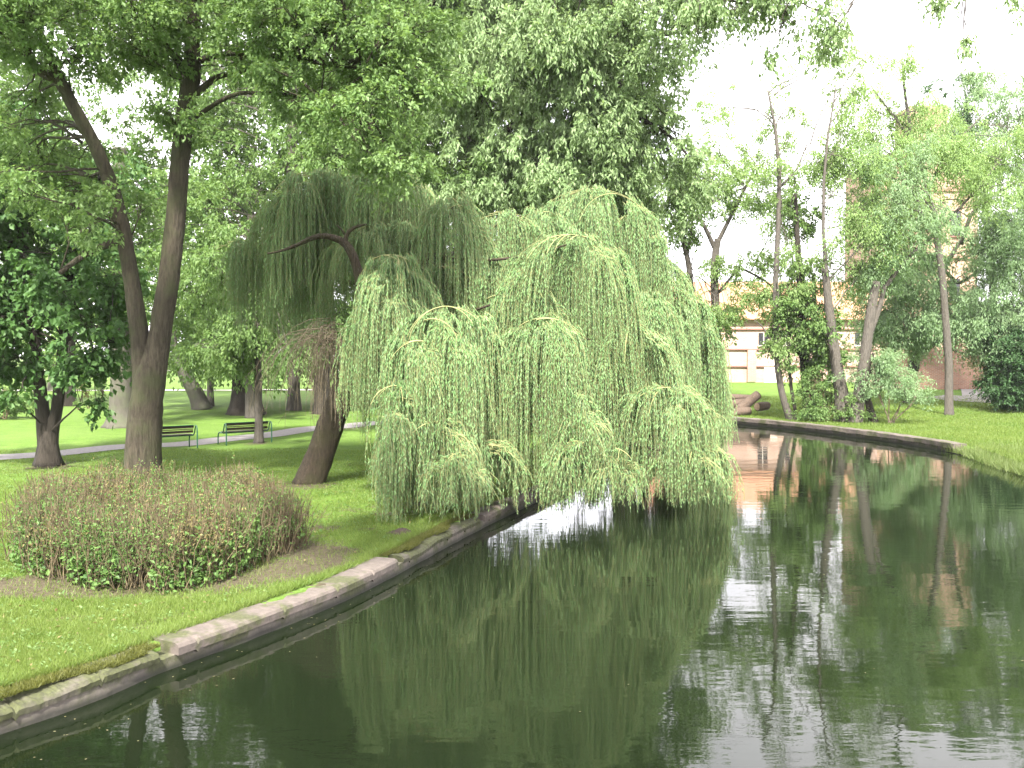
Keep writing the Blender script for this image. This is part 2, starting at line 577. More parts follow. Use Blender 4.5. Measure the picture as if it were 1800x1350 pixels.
# ------------------------------------------------------------------ paths
def strip(name, line, width, mat, lift, step=0.4, wob=0.05):
    L = dens_line(np.asarray(line, float), step)
    t = unit(np.gradient(L, axis=0)); nrm = np.stack([-t[:, 1], t[:, 0]], 1)
    K = 7
    us = np.linspace(-0.5, 0.5, K)
    w = width + wob * np.cumsum(rng.normal(0, 0.3, len(L))) * 0.1
    pts = L[:, None] + nrm[:, None] * us[None, :, None] * w[:, None, None]
    z = hfun(pts[..., 0], pts[..., 1]) + lift
    g = Geo()
    ii = np.arange(len(L) * K).reshape(len(L), K)
    g.add(np.concatenate([pts, z[..., None]], -1).reshape(-1, 3), np.stack([ii[:-1, :-1], ii[1:, :-1], ii[1:, 1:], ii[:-1, 1:]], -1).reshape(-1, 4))
    return tag(g.build(name, mat, smooth=True), kind="structure")


M['asphalt'] = plain_mat('old_asphalt', (0.15, 0.138, 0.138), (0.22, 0.205, 0.205), 9, 0.9, 0.2)
M['sand'] = plain_mat('pale_path', (0.33, 0.30, 0.27), (0.45, 0.42, 0.38), 3, 0.95, 0.1)
M['gravel'] = plain_mat('grey_gravel', (0.12, 0.11, 0.105), (0.24, 0.225, 0.21), 30, 0.95, 0.4)
near_path = [G(a, b)[:2] for a, b in ((-500, 838), (-200, 820), (0, 803), (110, 795), (220, 786), (330, 779), (450, 766), (560, 753), (640, 745))]
near_path.append(np.array([-2.5, 49])); near_path.append(np.array([1, 66]))
strip("path", near_path, 1.75, M['asphalt'], 0.012)
strip("path", [(-90, 82), (-40, 85), (-10, 87), (20, 95)], 2.4, M['sand'], 0.06, 1.0)
strip("path", [(-200, 205), (-60, 196), (40, 205)], 7.0, M['sand'], 0.10, 4.0)
strip("gravel_path", [G(1640, 700, 0.4)[:2], np.array([30.0, 58.5]), np.array([33.5, 66]), np.array([36, 76])], 3.4, M['gravel'], 0.03, 0.6)

# ------------------------------------------------------------------ canal walls
def concrete(name, a, b_, moss_amt, wet=True):
    m, nt, out = new_mat(name)
    tc = nd(nt, "ShaderNodeTexCoord")
    n1 = noise(nt, tc.outputs["Object"], 7, 8, 0.7)
    col = ramp(nt, n1, [(0.3, a), (0.7, b_)])
    n2 = noise(nt, tc.outputs["Object"], 1.7, 7, 0.65)
    f = ramp(nt, n2, [(0.60 - moss_amt * 0.35, (0, 0, 0)), (0.68 - moss_amt * 0.30, (0.9, 0.9, 0.9))])
    n3 = noise(nt, tc.outputs["Object"], 22, 5, 0.7)
    mc = ramp(nt, n3, [(0.3, (0.020, 0.022, 0.008)), (0.7, (0.062, 0.072, 0.020))])
    col = mixc(nt, f, col, mc)
    if wet:
        sp = nd(nt, "ShaderNodeSeparateXYZ"); nt.links.new(tc.outputs["Object"], sp.inputs[0])
        md = nd(nt, "ShaderNodeMath", operation='MULTIPLY_ADD'); md.inputs[1].default_value = 0.12
        nt.links.new(n2, md.inputs[0]); nt.links.new(sp.outputs[2], md.inputs[2])
        wf = nd(nt, "ShaderNodeMapRange")
        wf.inputs[1].default_value = WZ + 0.085; wf.inputs[2].default_value = WZ + 0.15; wf.inputs[3].default_value = 0.85; wf.inputs[4].default_value = 0.0
        nt.links.new(md.outputs[0], wf.inputs[0])
        col = mixc(nt, wf.outputs[0], col, (0.014, 0.014, 0.010))
    b = nd(nt, "ShaderNodeBsdfPrincipled")
    b.inputs["Roughness"].default_value = 0.85
    nt.links.new(col, b.inputs["Base Color"])
    bp = nd(nt, "ShaderNodeBump"); bp.inputs["Strength"].default_value = 0.5; bp.inputs["Distance"].default_value = 0.03
    nt.links.new(n1, bp.inputs["Height"]); nt.links.new(bp.outputs[0], b.inputs["Normal"])
    nt.links.new(b.outputs[0], out.inputs[0])
    return m


M['coping'] = concrete('coping_concrete', (0.058, 0.047, 0.040), (0.122, 0.101, 0.088), 0.34, False)
M['coping_moss'] = concrete('coping_mossy', (0.045, 0.039, 0.031), (0.098, 0.085, 0.070), 0.70, False)
M['wallface'] = concrete('wall_face_concrete', (0.075, 0.065, 0.055), (0.165, 0.145, 0.12), 0.45, True)


def sweep(g, line, prof, jit=0.0, m=0, zoff=None):
    """extrude a cross-section (u across, v up) along a ground line; u grows away from the water"""
    L = np.asarray(line)
    t = unit(np.gradient(L, axis=0)); nrm = np.stack([-t[:, 1], t[:, 0]], 1)
    n, K = len(L), len(prof)
    pr = np.asarray(prof, float)
    ju = rng.normal(0, 1, (n, K)) * jit
    jv = rng.normal(0, 1, (n, K)) * jit * 0.7
    ju[1:] = 0.5 * ju[1:] + 0.5 * ju[:-1]
    u = pr[None, :, 0] + ju
    v = pr[None, :, 1] + jv
    if zoff is not None:
        v = v + zoff[:, None]
    xy = L[:, None] + nrm[:, None] * u[..., None]
    V = np.concatenate([xy, v[..., None]], -1).reshape(-1, 3)
    ii = np.arange(n * K).reshape(n, K)
    nxk = np.roll(ii, -1, axis=1)
    q = np.stack([ii[:-1], ii[1:], nxk[1:], nxk[:-1]], -1).reshape(-1, 4)
    caps = []
    for k in range(1, K - 1):
        caps.append((ii[0, 0], ii[0, k], ii[0, k + 1])); caps.append((ii[-1, 0], ii[-1, k + 1], ii[-1, k]))
    g.add(V, q, caps, m)


def sub(line, y0, y1):
    k = (line[:, 1] >= y0) & (line[:, 1] <= y1)
    return line[k]


LW = empty("canal_wall", (LEFT[60][0], LEFT[60][1], 0), "low concrete canal wall edging the lawn with pale coping and mossy stretches", "wall")


def child_world(o, par):
    o.parent = par
    o.matrix_parent_inverse = par.matrix_world.inverted() if False else o.matrix_parent_inverse
    o.location = [-a for a in par.location]


g = Geo(); sweep(g, LEFT, [(0.02, -1.0), (0.36, -1.0), (0.36, -0.115), (0.02, -0.115)], 0.012)
child_world(g.build("wall_face", M['wallface']), LW)
y_a = G(285, 1141)[1]; y_b = G(705, 980)[1]; y_c = G(850, 905)[1]; y_d = G(760, 950)[1]
def coping_run(y0, y1, prof, jit, mat, label=None, joint=0.0):
    l = sub(LEFT, y0, y1)
    l = dens_line(l, 0.028)
    n = len(l)
    g = Geo()
    m_ = max(3, n // 22)
    slow = np.interp(np.arange(n), np.linspace(0, n - 1, m_), rng.normal(0, jit, m_))
    if joint:
        k = 10
        while k < n:
            slow[k] -= 0.035
            k += int(joint / 0.028 * rng.uniform(0.8, 1.2))
    sweep(g, l, prof, jit * 0.3, 0, slow)
    o = g.build("coping", mat); child_world(o, LW)
    if label: o["label"] = label


CLEAN = [(-0.02, -0.13), (0.54, -0.13), (0.54, -0.02), (0.44, 0.008), (0.05, 0.004), (0.0, -0.012), (-0.022, -0.045)]
MOSSY = [(0.0, -0.13), (0.44, -0.13), (0.44, -0.03), (0.30, 0.0), (0.12, -0.008), (0.02, -0.03), (-0.01, -0.07)]
coping_run(y_a - 0.05, y_b, CLEAN, 0.004, M['coping'], None, 1.3)
coping_run(4.0, y_a - 0.03, MOSSY, 0.014, M['coping_moss'], "crumbling mossy coping", 0.8)
coping_run(y_b - 0.02, y_c, MOSSY, 0.016, M['coping_moss'], "crumbling mossy coping", 0.9)
coping_run(y_c - 0.02, 29.5, CLEAN, 0.009, M['coping'], None, 1.3)

RW = empty("canal_wall", (RIGHT[20][0], RIGHT[20][1], 0), "long low canal wall along the far bank below the tree clump", "wall")
R2 = RIGHT[::-1]
g = Geo(); sweep(g, RIGHT, [(0.03, -1.0), (0.40, -1.0), (0.40, -0.10), (0.03, -0.10)], 0.015)
child_world(g.build("wall_face", M['wallface']), RW)
g = Geo(); sweep(g, RIGHT[:-1], [(-0.06, -0.10), (0.42, -0.10), (0.42, 0.07), (0.33, 0.085), (-0.03, 0.08), (-0.065, 0.06)], 0.012)
child_world(g.build("coping", M['coping']), RW)

# ------------------------------------------------------------------ trees
def path_at(pts, u):
    pts = np.asarray(pts)
    d = np.r_[0, np.cumsum(np.linalg.norm(np.diff(pts, axis=0), axis=1))]
    return np.stack([np.interp(u * d[-1], d, pts[:, i]) for i in range(3)], -1)


def bark_tube(g, pts, r, seg=14, K=None, rough=0.05, flare=0.0, m=0):
    pts = np.asarray(pts, float)
    ln = np.linalg.norm(np.diff(pts, axis=0), axis=1).sum()
    K = K or max(6, int(ln / 0.18))
    pp = resample(pts, K)
    fr_ = np.linspace(0, 1, len(r))
    if len(r) == len(pts):
        fr_ = np.r_[0, np.cumsum(np.linalg.norm(np.diff(pts, axis=0), axis=1))] / ln
    rr = np.interp(np.linspace(0, 1, K), fr_, r)
    if flare:
        hgt = pp[:, 2] - pp[0, 2]
        rr = rr * (1 + flare * np.exp(-hgt / 0.35))
    N0 = len(g.v)
    tubes(g, pp[None], rr[None], seg, m, cap=True)
    v = g.v[-1]
    if rough:
        n = K * seg
        th = np.arange(seg) / seg * 2 * np.pi
        k = np.arange(K)[:, None]
        w = np.zeros((K, seg))
        for q in range(4):
            f = rng.integers(2, 6); ph = rng.uniform(0, 6.28); kk = rng.uniform(0.05, 0.4)
            w += np.sin(f * th[None] + ph + np.sin(k * kk + ph) * 1.2) * rough * 0.5
        w += rng.normal(0, rough * 0.35, (K, seg))
        if flare:
            lobes = np.sin(5 * th[None] + 1.0) * 0.35 * np.exp(-(pp[:, 2] - pp[0, 2])[:, None] / 0.3)
            w += lobes * flare
        cen = np.repeat(pp[:, None], seg, 1).reshape(-1, 3)
        v[:n] = cen + (v[:n] - cen) * (1 + w.reshape(-1, 1))
    return pp, rr


DM = 2.3


def crown_geo(g, anchors, blobs, leaf, nleaf, cr, dens, droop=0.25, hang=False, mleaf=0, mbark=1, twigs=True, size_var=0.35):
    """foliage sprays inside ellipsoids, carried by thin branches grown from the anchors (points on limbs)"""
    A = np.asarray(anchors)
    allc = []
    for bl in blobs:
        px, py, d, hx, hy, rd = bl[:6]
        k = bl[6] if len(bl) > 6 else 1.0
        c = P(px, py, d)
        r = np.array([hx * d / F, rd, hy * d / F])
        area = 4 * np.pi * ((r[0] * r[1]) ** 1.6 + (r[0] * r[2]) ** 1.6 + (r[1] * r[2]) ** 1.6) ** (1 / 1.6) / 3 ** (1 / 1.6)
        n = max(4, int(DM * dens * k * area / (cr * cr * 3.0)))
        nsub = max(2, n // 7)
        dirs = unit(rng.normal(size=(nsub, 3)))
        rad = rng.uniform(0.35, 1.0, nsub) ** 0.5
        subc = c + dirs * r * rad[:, None] * 0.85
        pick = rng.integers(0, nsub, n)
        off = rng.normal(size=(n, 3)) * np.minimum(r * 0.28, cr * 1.8)
        cc = subc[pick] + off
        cc[:, 2] = np.maximum(cc[:, 2], 0.5)
        # main branch to each sub-centre
        if twigs and py > -100:
            dist = np.linalg.norm(subc[:, None] - A[None], axis=2) + np.maximum(0, A[None, :, 2] - subc[:, None, 2]) * 0.8
            kk_ = min(14, len(A))
            s = A[np.argsort(dist, axis=1)[np.arange(nsub), rng.integers(0, kk_, nsub)]]
            dl = np.linalg.norm(s - subc, axis=1)[:, None]
            s = subc + (s - subc) * np.minimum(1, 3.2 / np.maximum(dl, 1e-6))
            t = np.linspace(0, 1, 7)[None, :, None]
            mid = (s + subc) / 2 + np.array([0, 0, 1]) * np.linalg.norm(subc - s, axis=1)[:, None] * 0.14 + rng.normal(0, 0.10, (nsub, 3)) * (1 + np.linalg.norm(subc - s, axis=1)[:, None])
            pts = (1 - t) ** 2 * s[:, None] + 2 * t * (1 - t) * mid[:, None] + t * t * subc[:, None]
            pts += rng.normal(0, 0.03, pts.shape)
            ln = np.linalg.norm(subc - s, axis=1)
            r0 = np.clip(0.010 + 0.009 * ln, 0.012, 0.045)
            rad_ = r0[:, None] * np.linspace(1, 0.3, 7)[None]
            tubes(g, pts, rad_, 5, mbark)
            # thin twigs to every spray
            s2 = pts[pick, rng.integers(3, 7, n)]
            tt = np.linspace(0, 1, 4)[None, :, None]
            mid2 = (s2 + cc) / 2 + np.array([0, 0, 0.08])
            p2 = (1 - tt) ** 2 * s2[:, None] + 2 * tt * (1 - tt) * mid2[:, None] + tt * tt * cc[:, None]
            tubes(g, p2, np.full((n, 1), 0.010) * np.linspace(1, 0.5, 4)[None], 3, mbark)
        allc.append((cc, c))
    for cc, c in allc:
        n = len(cc)
        outw = unit(cc - c + rng.normal(0, 0.3, cc.shape))
        outw[:, 2] = outw[:, 2] * 0.4 - droop
        outw = unit(outw)
        crs = cr * rng.uniform(0.6, 1.3, n)
        m_ = nleaf
        # every spray: a few shoots, leaves along each
        nsh = 5
        sh = unit(outw[:, None] + rng.normal(0, 0.65, (n, nsh, 3)) * np.array([1, 1, 0.6]))
        per = max(3, m_ // nsh)
        u = rng.uniform(0.05, 1.0, (n, nsh, per))
        pos = cc[:, None, None] + sh[:, :, None] * (u * crs[:, None, None])[..., None]
        pos = pos - np.array([0, 0, 1]) * (u ** 2 * crs[:, None, None] * droop * 0.9)[..., None]
        pos = pos + rng.normal(0, 0.10, pos.shape) * crs[:, None, None, None]
        dr = unit(sh[:, :, None] * 0.6 + rng.normal(0, 0.65, pos.shape) + np.array([0, 0, -0.35 - droop]))
        nr = unit(np.array([0, 0, 1.0]) + rng.normal(0, 0.55, pos.shape))
        N = pos.size // 3
        sz = rng.uniform(1 - size_var, 1 + size_var, N)
        leaves(g, pos.reshape(-1, 3), dr.reshape(-1, 3), nr.reshape(-1, 3), leaf[0] * sz, leaf[1] * sz, mleaf)


def tree(label, limbs, blobs, leafm, barkm, leaf=(0.14, 0.075), nleaf=55, cr=0.55, dens=1.0, droop=0.25,
         name="tree", cat="tree", group=None, flare=0.35, rough=0.05, extra_anchor=None, twigs=True):
    """limbs: list of (list of world points, radii); the first is the trunk"""
    base = np.asarray(limbs[0][0][0], float)
    root = empty(name, base, label, cat, group)
    anchors = []
    for i, (pts, r) in enumerate(limbs):
        g = Geo()
        pp, rr = bark_tube(g, pts, r, 16 if i == 0 else 10, rough=rough, flare=flare if i == 0 else 0)
        o = g.build("trunk" if i == 0 else "limb", barkm, root, smooth=True, loc=base)
        k0 = len(pp) // 2 if i == 0 and len(limbs) == 1 else (len(pp) * 2 // 3 if i == 0 else len(pp) // 4)
        anchors.append(pp[k0:])
    if extra_anchor is not None:
        anchors.append(np.asarray(extra_anchor))
    if blobs:
        g = Geo()
        crown_geo(g, np.concatenate(anchors), blobs, leaf, nleaf, cr, dens, droop, twigs=twigs)
        g.build("crown", [leafm, barkm], root, loc=base)
    return root


def pl(d, *px):
    """polyline through photo directions, all at depth d (or given per point as a third value)"""
    return [P(p[0], p[1], p[2] if len(p) > 2 else d) for p in px]


def sunk(d, px, py, *rest):
    """trunk that starts a little under the ground"""
    b0 = P(px, py, d)
    b0[2] = float(hfun(b0[0], b0[1])) - 0.08
    return [b0] + pl(d, *rest)


# --- big forked tree by the hedge
D = 21.6
tree("big tree with rough fissured bark forking in two just behind the brown hedge",
     [(sunk(D, 250, 870, (251, 800), (255, 730), (260, 685), (263, 655), (267, 610), (268, 575)), [0.43, 0.39, 0.37, 0.36, 0.31, 0.16, 0.03]),
      (pl(D, (255, 720), (246, 590), (233, 500), (216, 400), (195, 320, D - .3), (165, 250, D - .6), (125, 180, D - .9), (98, 128, D - 1)), [0.25, 0.21, 0.19, 0.17, 0.16, 0.15, 0.14, 0.13]),
      (pl(D, (264, 720), (282, 580), (298, 480), (309, 380), (316, 290), (326, 200), (337, 130), (338, 60), (345, -20), (352, -150)), [0.26, 0.25, 0.24, 0.225, 0.21, 0.21, 0.22, 0.17, 0.15, 0.11]),
      (pl(D - 1, (105, 140), (62, 125), (52, 105), (38, 50), (30, -60)), [0.12, 0.11, 0.09, 0.08, 0.05]),
      (pl(D - 1, (102, 135), (78, 80), (64, 30), (58, -60)), [0.09, 0.07, 0.06, 0.04]),
      (pl(D, (214, 425), (190, 428, D - .3), (150, 445, D - .8), (105, 480, D - 1.3)), [0.10, 0.085, 0.07, 0.05]),
      (pl(D, (335, 175), (360, 150), (385, 130), (430, 128), (470, 110)), [0.09, 0.075, 0.06, 0.045, 0.03]),
      (pl(D, (332, 165), (318, 120), (300, 85), (260, 55), (215, 30)), [0.08, 0.07, 0.055, 0.045, 0.03]),
      (pl(D, (345, 205), (385, 178, D - .4), (420, 162, D - .8), (500, 165, D - 1.2), (570, 178, D - 1.6), (640, 215, D - 2), (690, 265, D - 2.2)), [0.055, 0.05, 0.045, 0.04, 0.033, 0.028, 0.015]),
      (pl(D, (338, 110), (400, 92), (500, 100, D - .8), (600, 118, D - 1.4), (700, 120, D - 2)), [0.08, 0.06, 0.045, 0.035, 0.02]),
      (pl(D, (342, 20), (420, -40), (540, -70), (660, -90)), [0.10, 0.08, 0.06, 0.03]),
      (pl(D, (352, -140), (380, -230, 18), (420, -280, 14), (455, -310, 10.2)), [0.12, 0.10, 0.07, 0.03])],  # limb added out of view to carry foliage that shades the lawn
     [(70, 30, 20, 120, 70, 2.2), (230, 40, 20.5, 110, 60, 2.0), (40, 200, 22.5, 80, 60, 1.4, .7), (70, 300, 22.8, 100, 50, 1.4, .7),
      (200, 350, 22.6, 80, 50, 1.0, .5), (330, 215, 21, 55, 30, 1.0, .8), (440, 60, 20.5, 100, 60, 2.0),
      (570, 70, 20, 110, 60, 1.8), (700, 70, 20, 90, 55, 1.5), (520, 150, 19.5, 110, 35, 1.2, .8), (650, 200, 19.2, 80, 60, 1.2, .9),
      (720, 150, 19.5, 70, 50, 1.2, .9), (690, 300, 19.2, 70, 45, 1.0, .8), (340, -80, 21, 220, 70, 2.5, .9), (600, -70, 20, 200, 70, 2.2, .9), (60, -90, 20, 160, 70, 2.2, .9),
      (120, 400, 20, 60, 40, 1.0, .5), (320, -240, 21, 260, 80, 2.5, .8),
      (120, -190, 15.5, 200, 80, 2.4, .9), (455, -320, 9.8, 330, 160, 2.0, .9), (190, 330, 20.6, 50, 34, .7, .45), (30, 330, 20, 60, 40, 1.0, .6)],  # the two near blobs above the view are added to shade the lawn
     M['lf_big'], M['bark_big'], (0.105, 0.062), 60, 0.42, 1.25, 0.2, rough=0.06, flare=0.2)

# --- twin-stemmed maple
D = 27.2
tree("dark twin stemmed maple splitting low over the shaded lawn", 
     [(sunk(D, 84, 820, (84, 800), (84, 770), (85, 750)), [0.34, 0.31, 0.26, 0.06]),
      (pl(D, (79, 795), (76, 740), (70, 680), (62, 610), (50, 530), (36, 400), (28, 260)), [0.21, 0.20, 0.18, 0.16, 0.15, 0.12, 0.08]),
      (pl(D, (91, 795), (93, 750), (101, 715), (108, 640), (115, 560), (124, 450), (132, 320)), [0.19, 0.17, 0.16, 0.15, 0.14, 0.11, 0.07]),
      (pl(D, (112, 600), (150, 585, D - .8), (200, 600, D - 1.4)), [0.05, 0.04, 0.02])],
     [(60, 400, 27, 130, 90, 2.2), (40, 540, 26.5, 90, 70, 1.8), (140, 500, 26.5, 90, 60, 1.8), (165, 590, 25.8, 65, 45, 1.2), (190, 640, 25.5, 50, 28, .8, .9), (150, 655, 25.5, 26, 20, .5, .8),
      (15, 640, 25.8, 50, 45, 1.2), (45, 690, 25.3, 24, 14, .5, .8), (90, 290, 27.5, 120, 70, 2.0), (20, 250, 26.5, 100, 90, 2.0), (170, 700, 25.4, 14, 18, .3, .7), (-60, 480, 27, 120, 160, 2.2)],
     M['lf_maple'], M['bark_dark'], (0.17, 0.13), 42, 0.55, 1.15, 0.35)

# --- beech trunk
D = 42.2
tree("stout smooth grey trunk flaring wide at its foot just beyond the path",
     [(sunk(D, 213, 751, (213, 720), (214, 650), (213, 560), (212, 480), (211, 380), (210, 260)), [0.62, 0.52, 0.47, 0.44, 0.42, 0.36, 0.28])],
     [(230, 330, 43, 140, 60, 3.5, .7), (180, 430, 43, 110, 70, 3.0, .7), (310, 420, 43, 90, 80, 3, .7), (250, 540, 42, 60, 35, 2, .6)],
     M['lf_mid'], M['bark_beech'], (0.20, 0.12), 55, 0.8, 0.9, 0.25, rough=0.02, flare=0.45)

# --- slim tree in front of the second bench
D = 34.2
tree("slim straight pale trunk standing right beside the second bench",
     [(sunk(D, 455, 781, (455, 740), (454, 680), (453, 600), (456, 500), (462, 400)), [0.16, 0.135, 0.13, 0.12, 0.10, 0.06])],
     [(430, 560, 34, 90, 60, 1.8, .9), (500, 590, 34, 60, 45, 1.6, .8), (400, 480, 34.5, 90, 60, 2, .9), (470, 430, 35, 90, 60, 2, .9), (370, 590, 34, 55, 40, 1.4, .7), (430, 640, 33.8, 60, 18, 1.0, .5)],
     M['lf_mid'], M['bark_grey'], (0.17, 0.075), 60, 0.6, 1.2, 0.6, rough=0.03, flare=0.3)

# --- trunks further back across the lawn
D = 51
tree("very thick dark gnarled trunk covered in shadow behind the slim trunk",
     [(sunk(D, 432, 728, (432, 700), (434, 660), (436, 600), (440, 500), (445, 380)), [0.95, 0.80, 0.70, 0.62, 0.5, 0.3])],
     [(440, 540, 51, 90, 70, 3, .9), (370, 560, 50, 70, 60, 2.5, .8), (350, 470, 51, 110, 80, 3.5, .8), (440, 380, 52, 120, 90, 4, .8), (330, 620, 50, 50, 28, 2, .7), (400, 650, 49, 55, 16, 1.5, .6)],
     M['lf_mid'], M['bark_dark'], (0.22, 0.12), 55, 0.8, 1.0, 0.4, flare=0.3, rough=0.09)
D = 48
tree("plain brown stem standing in front of the thick gnarled trunk", 
     [(sunk(D, 441, 736, (440, 700), (438, 650), (436, 580), (434, 480)), [0.27, 0.24, 0.22, 0.2, 0.14])],
     [(420, 590, 48, 70, 40, 2.2, .8), (500, 620, 47, 45, 28, 1.6, .8), (487, 660, 47, 12, 30, .5, 1.0)],
     M['lf_mid'], M['bark_grey'], (0.20, 0.10), 50, 0.7, 1.0, 0.6, flare=0.2)
D = 56
tree("pale grey trunk leaning steeply across the sunny lawn",
     [(sunk(D, 356, 719, (348, 700), (338, 680), (326, 660), (318, 640), (300, 590)), [0.55, 0.48, 0.43, 0.40, 0.36, 0.2])],
     [(310, 600, 56, 60, 40, 3, .8), (330, 540, 57, 80, 50, 3, .8), (270, 620, 55, 30, 22, 2, .6)],
     M['lf_mid'], M['bark_beech'], (0.22, 0.12), 50, 0.8, 0.9, 0.4, rough=0.02, flare=0.2)
D = 59
tree("thin dark stem close behind the leaning pale trunk",
     [(sunk(D, 370, 714, (370, 690), (370, 650), (371, 600)), [0.24, 0.20, 0.19, 0.15])],
     [(385, 610, 59, 60, 35, 3, .8), (400, 560, 60, 80, 50, 3, .8)], M['lf_mid'], M['bark_grey'], (0.22, 0.12), 50, 0.8, 0.9, 0.3, flare=0.2)
D = 55
tree("tall straight grey trunk whose upper stem shows above the weeping willow",
     [(sunk(D, 517, 722, (517, 690), (516, 600), (514, 480), (512, 360), (513, 300), (514, 240), (516, 190), (520, 150)), [0.42, 0.36, 0.35, 0.34, 0.33, 0.32, 0.31, 0.28, 0.2])],
     [(450, 250, 57, 110, 90, 4, .8), (420, 120, 57, 110, 90, 4, .7), (540, 70, 57, 120, 80, 4, .7), (440, 350, 57, 90, 60, 3.5, .7), (370, 210, 57, 60, 60, 3, .8), (250, 110, 57, 100, 50, 3, .7), (220, 230, 57, 100, 50, 3, .6), (600, 200, 58, 110, 110, 4, .7), (480, -60, 57, 200, 90, 4, .7)],
     M['lf_mid'], M['bark_grey'], (0.24, 0.12), 55, 0.9, 1.0, 0.4, flare=0.2, rough=0.03)
D = 52
tree("dark trunk half hidden behind the leaning willow trunk",
     [(sunk(D, 568, 727, (567, 700), (566, 650), (566, 560), (570, 460)), [0.52, 0.46, 0.42, 0.38, 0.3])],
     [(560, 600, 52, 60, 45, 2.5, .8), (600, 520, 53, 90, 70, 3, .8), (560, 440, 53, 90, 60, 3, .8)],
     M['lf_mid'], M['bark_dark'], (0.22, 0.11), 50, 0.8, 1.0, 0.5, flare=0.25)
D = 85
tree("distant pale stem standing between the two maple stems", 
     [(sunk(D, 95, 688, (95, 665), (95, 640), (96, 590)), [0.65, 0.5, 0.46, 0.4])],
     [(90, 600, 85, 60, 30, 4, .8), (140, 580, 86, 70, 40, 4, .8), (40, 570, 86, 60, 40, 4, .8)], M['lf_lime'], M['bark_beech'], (0.32, 0.2), 45, 1.2, 0.9, 0.3, flare=0.2)

far_lab = ["distant park tree with rounded crown beyond the second path", "distant park tree with broad low crown on the far meadow"]
rr_ = random.Random(5)
for i in range(15):
    x = -95 + i * 9.2 + rr_.uniform(-2.5, 2.5)
    d = rr_.uniform(100, 135)
    px = 900 + x / d * F
    base = np.array([x, d, -0.05])
    top = 8 + rr_.uniform(0, 5)
    tpy = HZ - (top - CH) * F / d
    hx = rr_.uniform(50, 80)
    tree(far_lab[i % 2],
         [([base, base + [0.1, 0, 1.5], base + [0.0, 0, 3.5], base + [0.2, 0, 6.0]], [0.38, 0.3, 0.25, 0.15])],
         [(px, (tpy + 600) / 2 + 4, d, hx, (604 - tpy) / 2, 4, .9), (px + rr_.uniform(-40, 40), tpy + 10, d, hx * .7, 40, 3.5, .8)],
         M['lf_lime'] if i % 3 else M['lf_mid'], M['bark_grey'], (0.36, 0.22), 45, 1.3, 0.85, 0.2, group="distant park trees beyond the second path", flare=0.2, twigs=False)

# --- tall trees rising behind the willow
D = 37
tree("towering pale leaved tree filling the sky above the weeping willow",
     [(sunk(D, 838, 768, (836, 700), (832, 560), (829, 420), (830, 330), (833, 260), (845, 150), (870, 20), (890, -100)), [0.55, 0.5, 0.46, 0.40, 0.36, 0.32, 0.27, 0.2, 0.12]),
      (pl(D, (832, 300), (900, 220), (980, 160), (1060, 120)), [0.18, 0.15, 0.11, 0.06]),
      (pl(D, (845, 150), (780, 60), (740, -40)), [0.14, 0.11, 0.06]),
      (pl(D, (832, 340), (930, 310), (1040, 280), (1120, 260)), [0.15, 0.12, 0.08, 0.04])],
     [(900, 120, 33, 120, 70, 2.4), (1010, 190, 33, 100, 70, 2.4), (1060, 290, 33, 80, 60, 2.0), (960, 290, 33, 100, 60, 2.0), (980, 60, 32, 70, 50, 2.0), (850, 250, 34.5, 90, 70, 2.2, .8), (870, 340, 34, 120, 40, 1.8, .9),
      (760, 90, 36, 110, 70, 2.5), (820, 20, 36, 160, 70, 3), (960, 40, 36, 130, 70, 2.6), (1090, 210, 35.5, 50, 60, 1.8, .9), (980, 380, 34, 90, 30, 1.4, .8),
      (880, -110, 36, 220, 90, 3.5, .9), (900, -260, 37, 190, 100, 3.5, .8), (1120, 330, 35, 50, 45, 1.5, .8)],
     M['lf_pale'], M['bark_dark'], (0.20, 0.075), 75, 0.62, 1.6, 0.75, flare=0.25)
D = 35
tree("mid green tree with thin dark twisting branches right above the willow top", 
     [(sunk(D, 690, 776, (694, 700), (700, 560), (704, 430), (706, 330), (712, 250), (725, 150), (730, 20)), [0.42, 0.38, 0.33, 0.28, 0.24, 0.2, 0.15, 0.08]),
      (pl(D - 1, (712, 270), (690, 220), (660, 190), (610, 185)), [0.08, 0.06, 0.045, 0.02]),
      (pl(D - 1, (708, 330), (740, 260), (725, 190), (690, 165)), [0.07, 0.055, 0.04, 0.02])],
     [(640, 260, 34.5, 110, 70, 2.2), (740, 260, 34, 80, 60, 1.8, .8), (580, 220, 35, 90, 60, 2, .8), (700, 170, 35, 110, 50, 2, .8), (660, 330, 34.5, 90, 40, 1.6, .9), (790, 310, 34, 60, 50, 1.5, .8), (640, 60, 36, 140, 70, 2.6, .9),
      (680, -80, 36, 170, 80, 2.8, .9), (560, 330, 35, 70, 50, 1.6, .8), (700, -220, 36, 170, 90, 3, .8)],
     M['lf_mid'], M['bark_dark'], (0.16, 0.08), 65, 0.6, 1.25, 0.45, flare=0.25)
D = 31
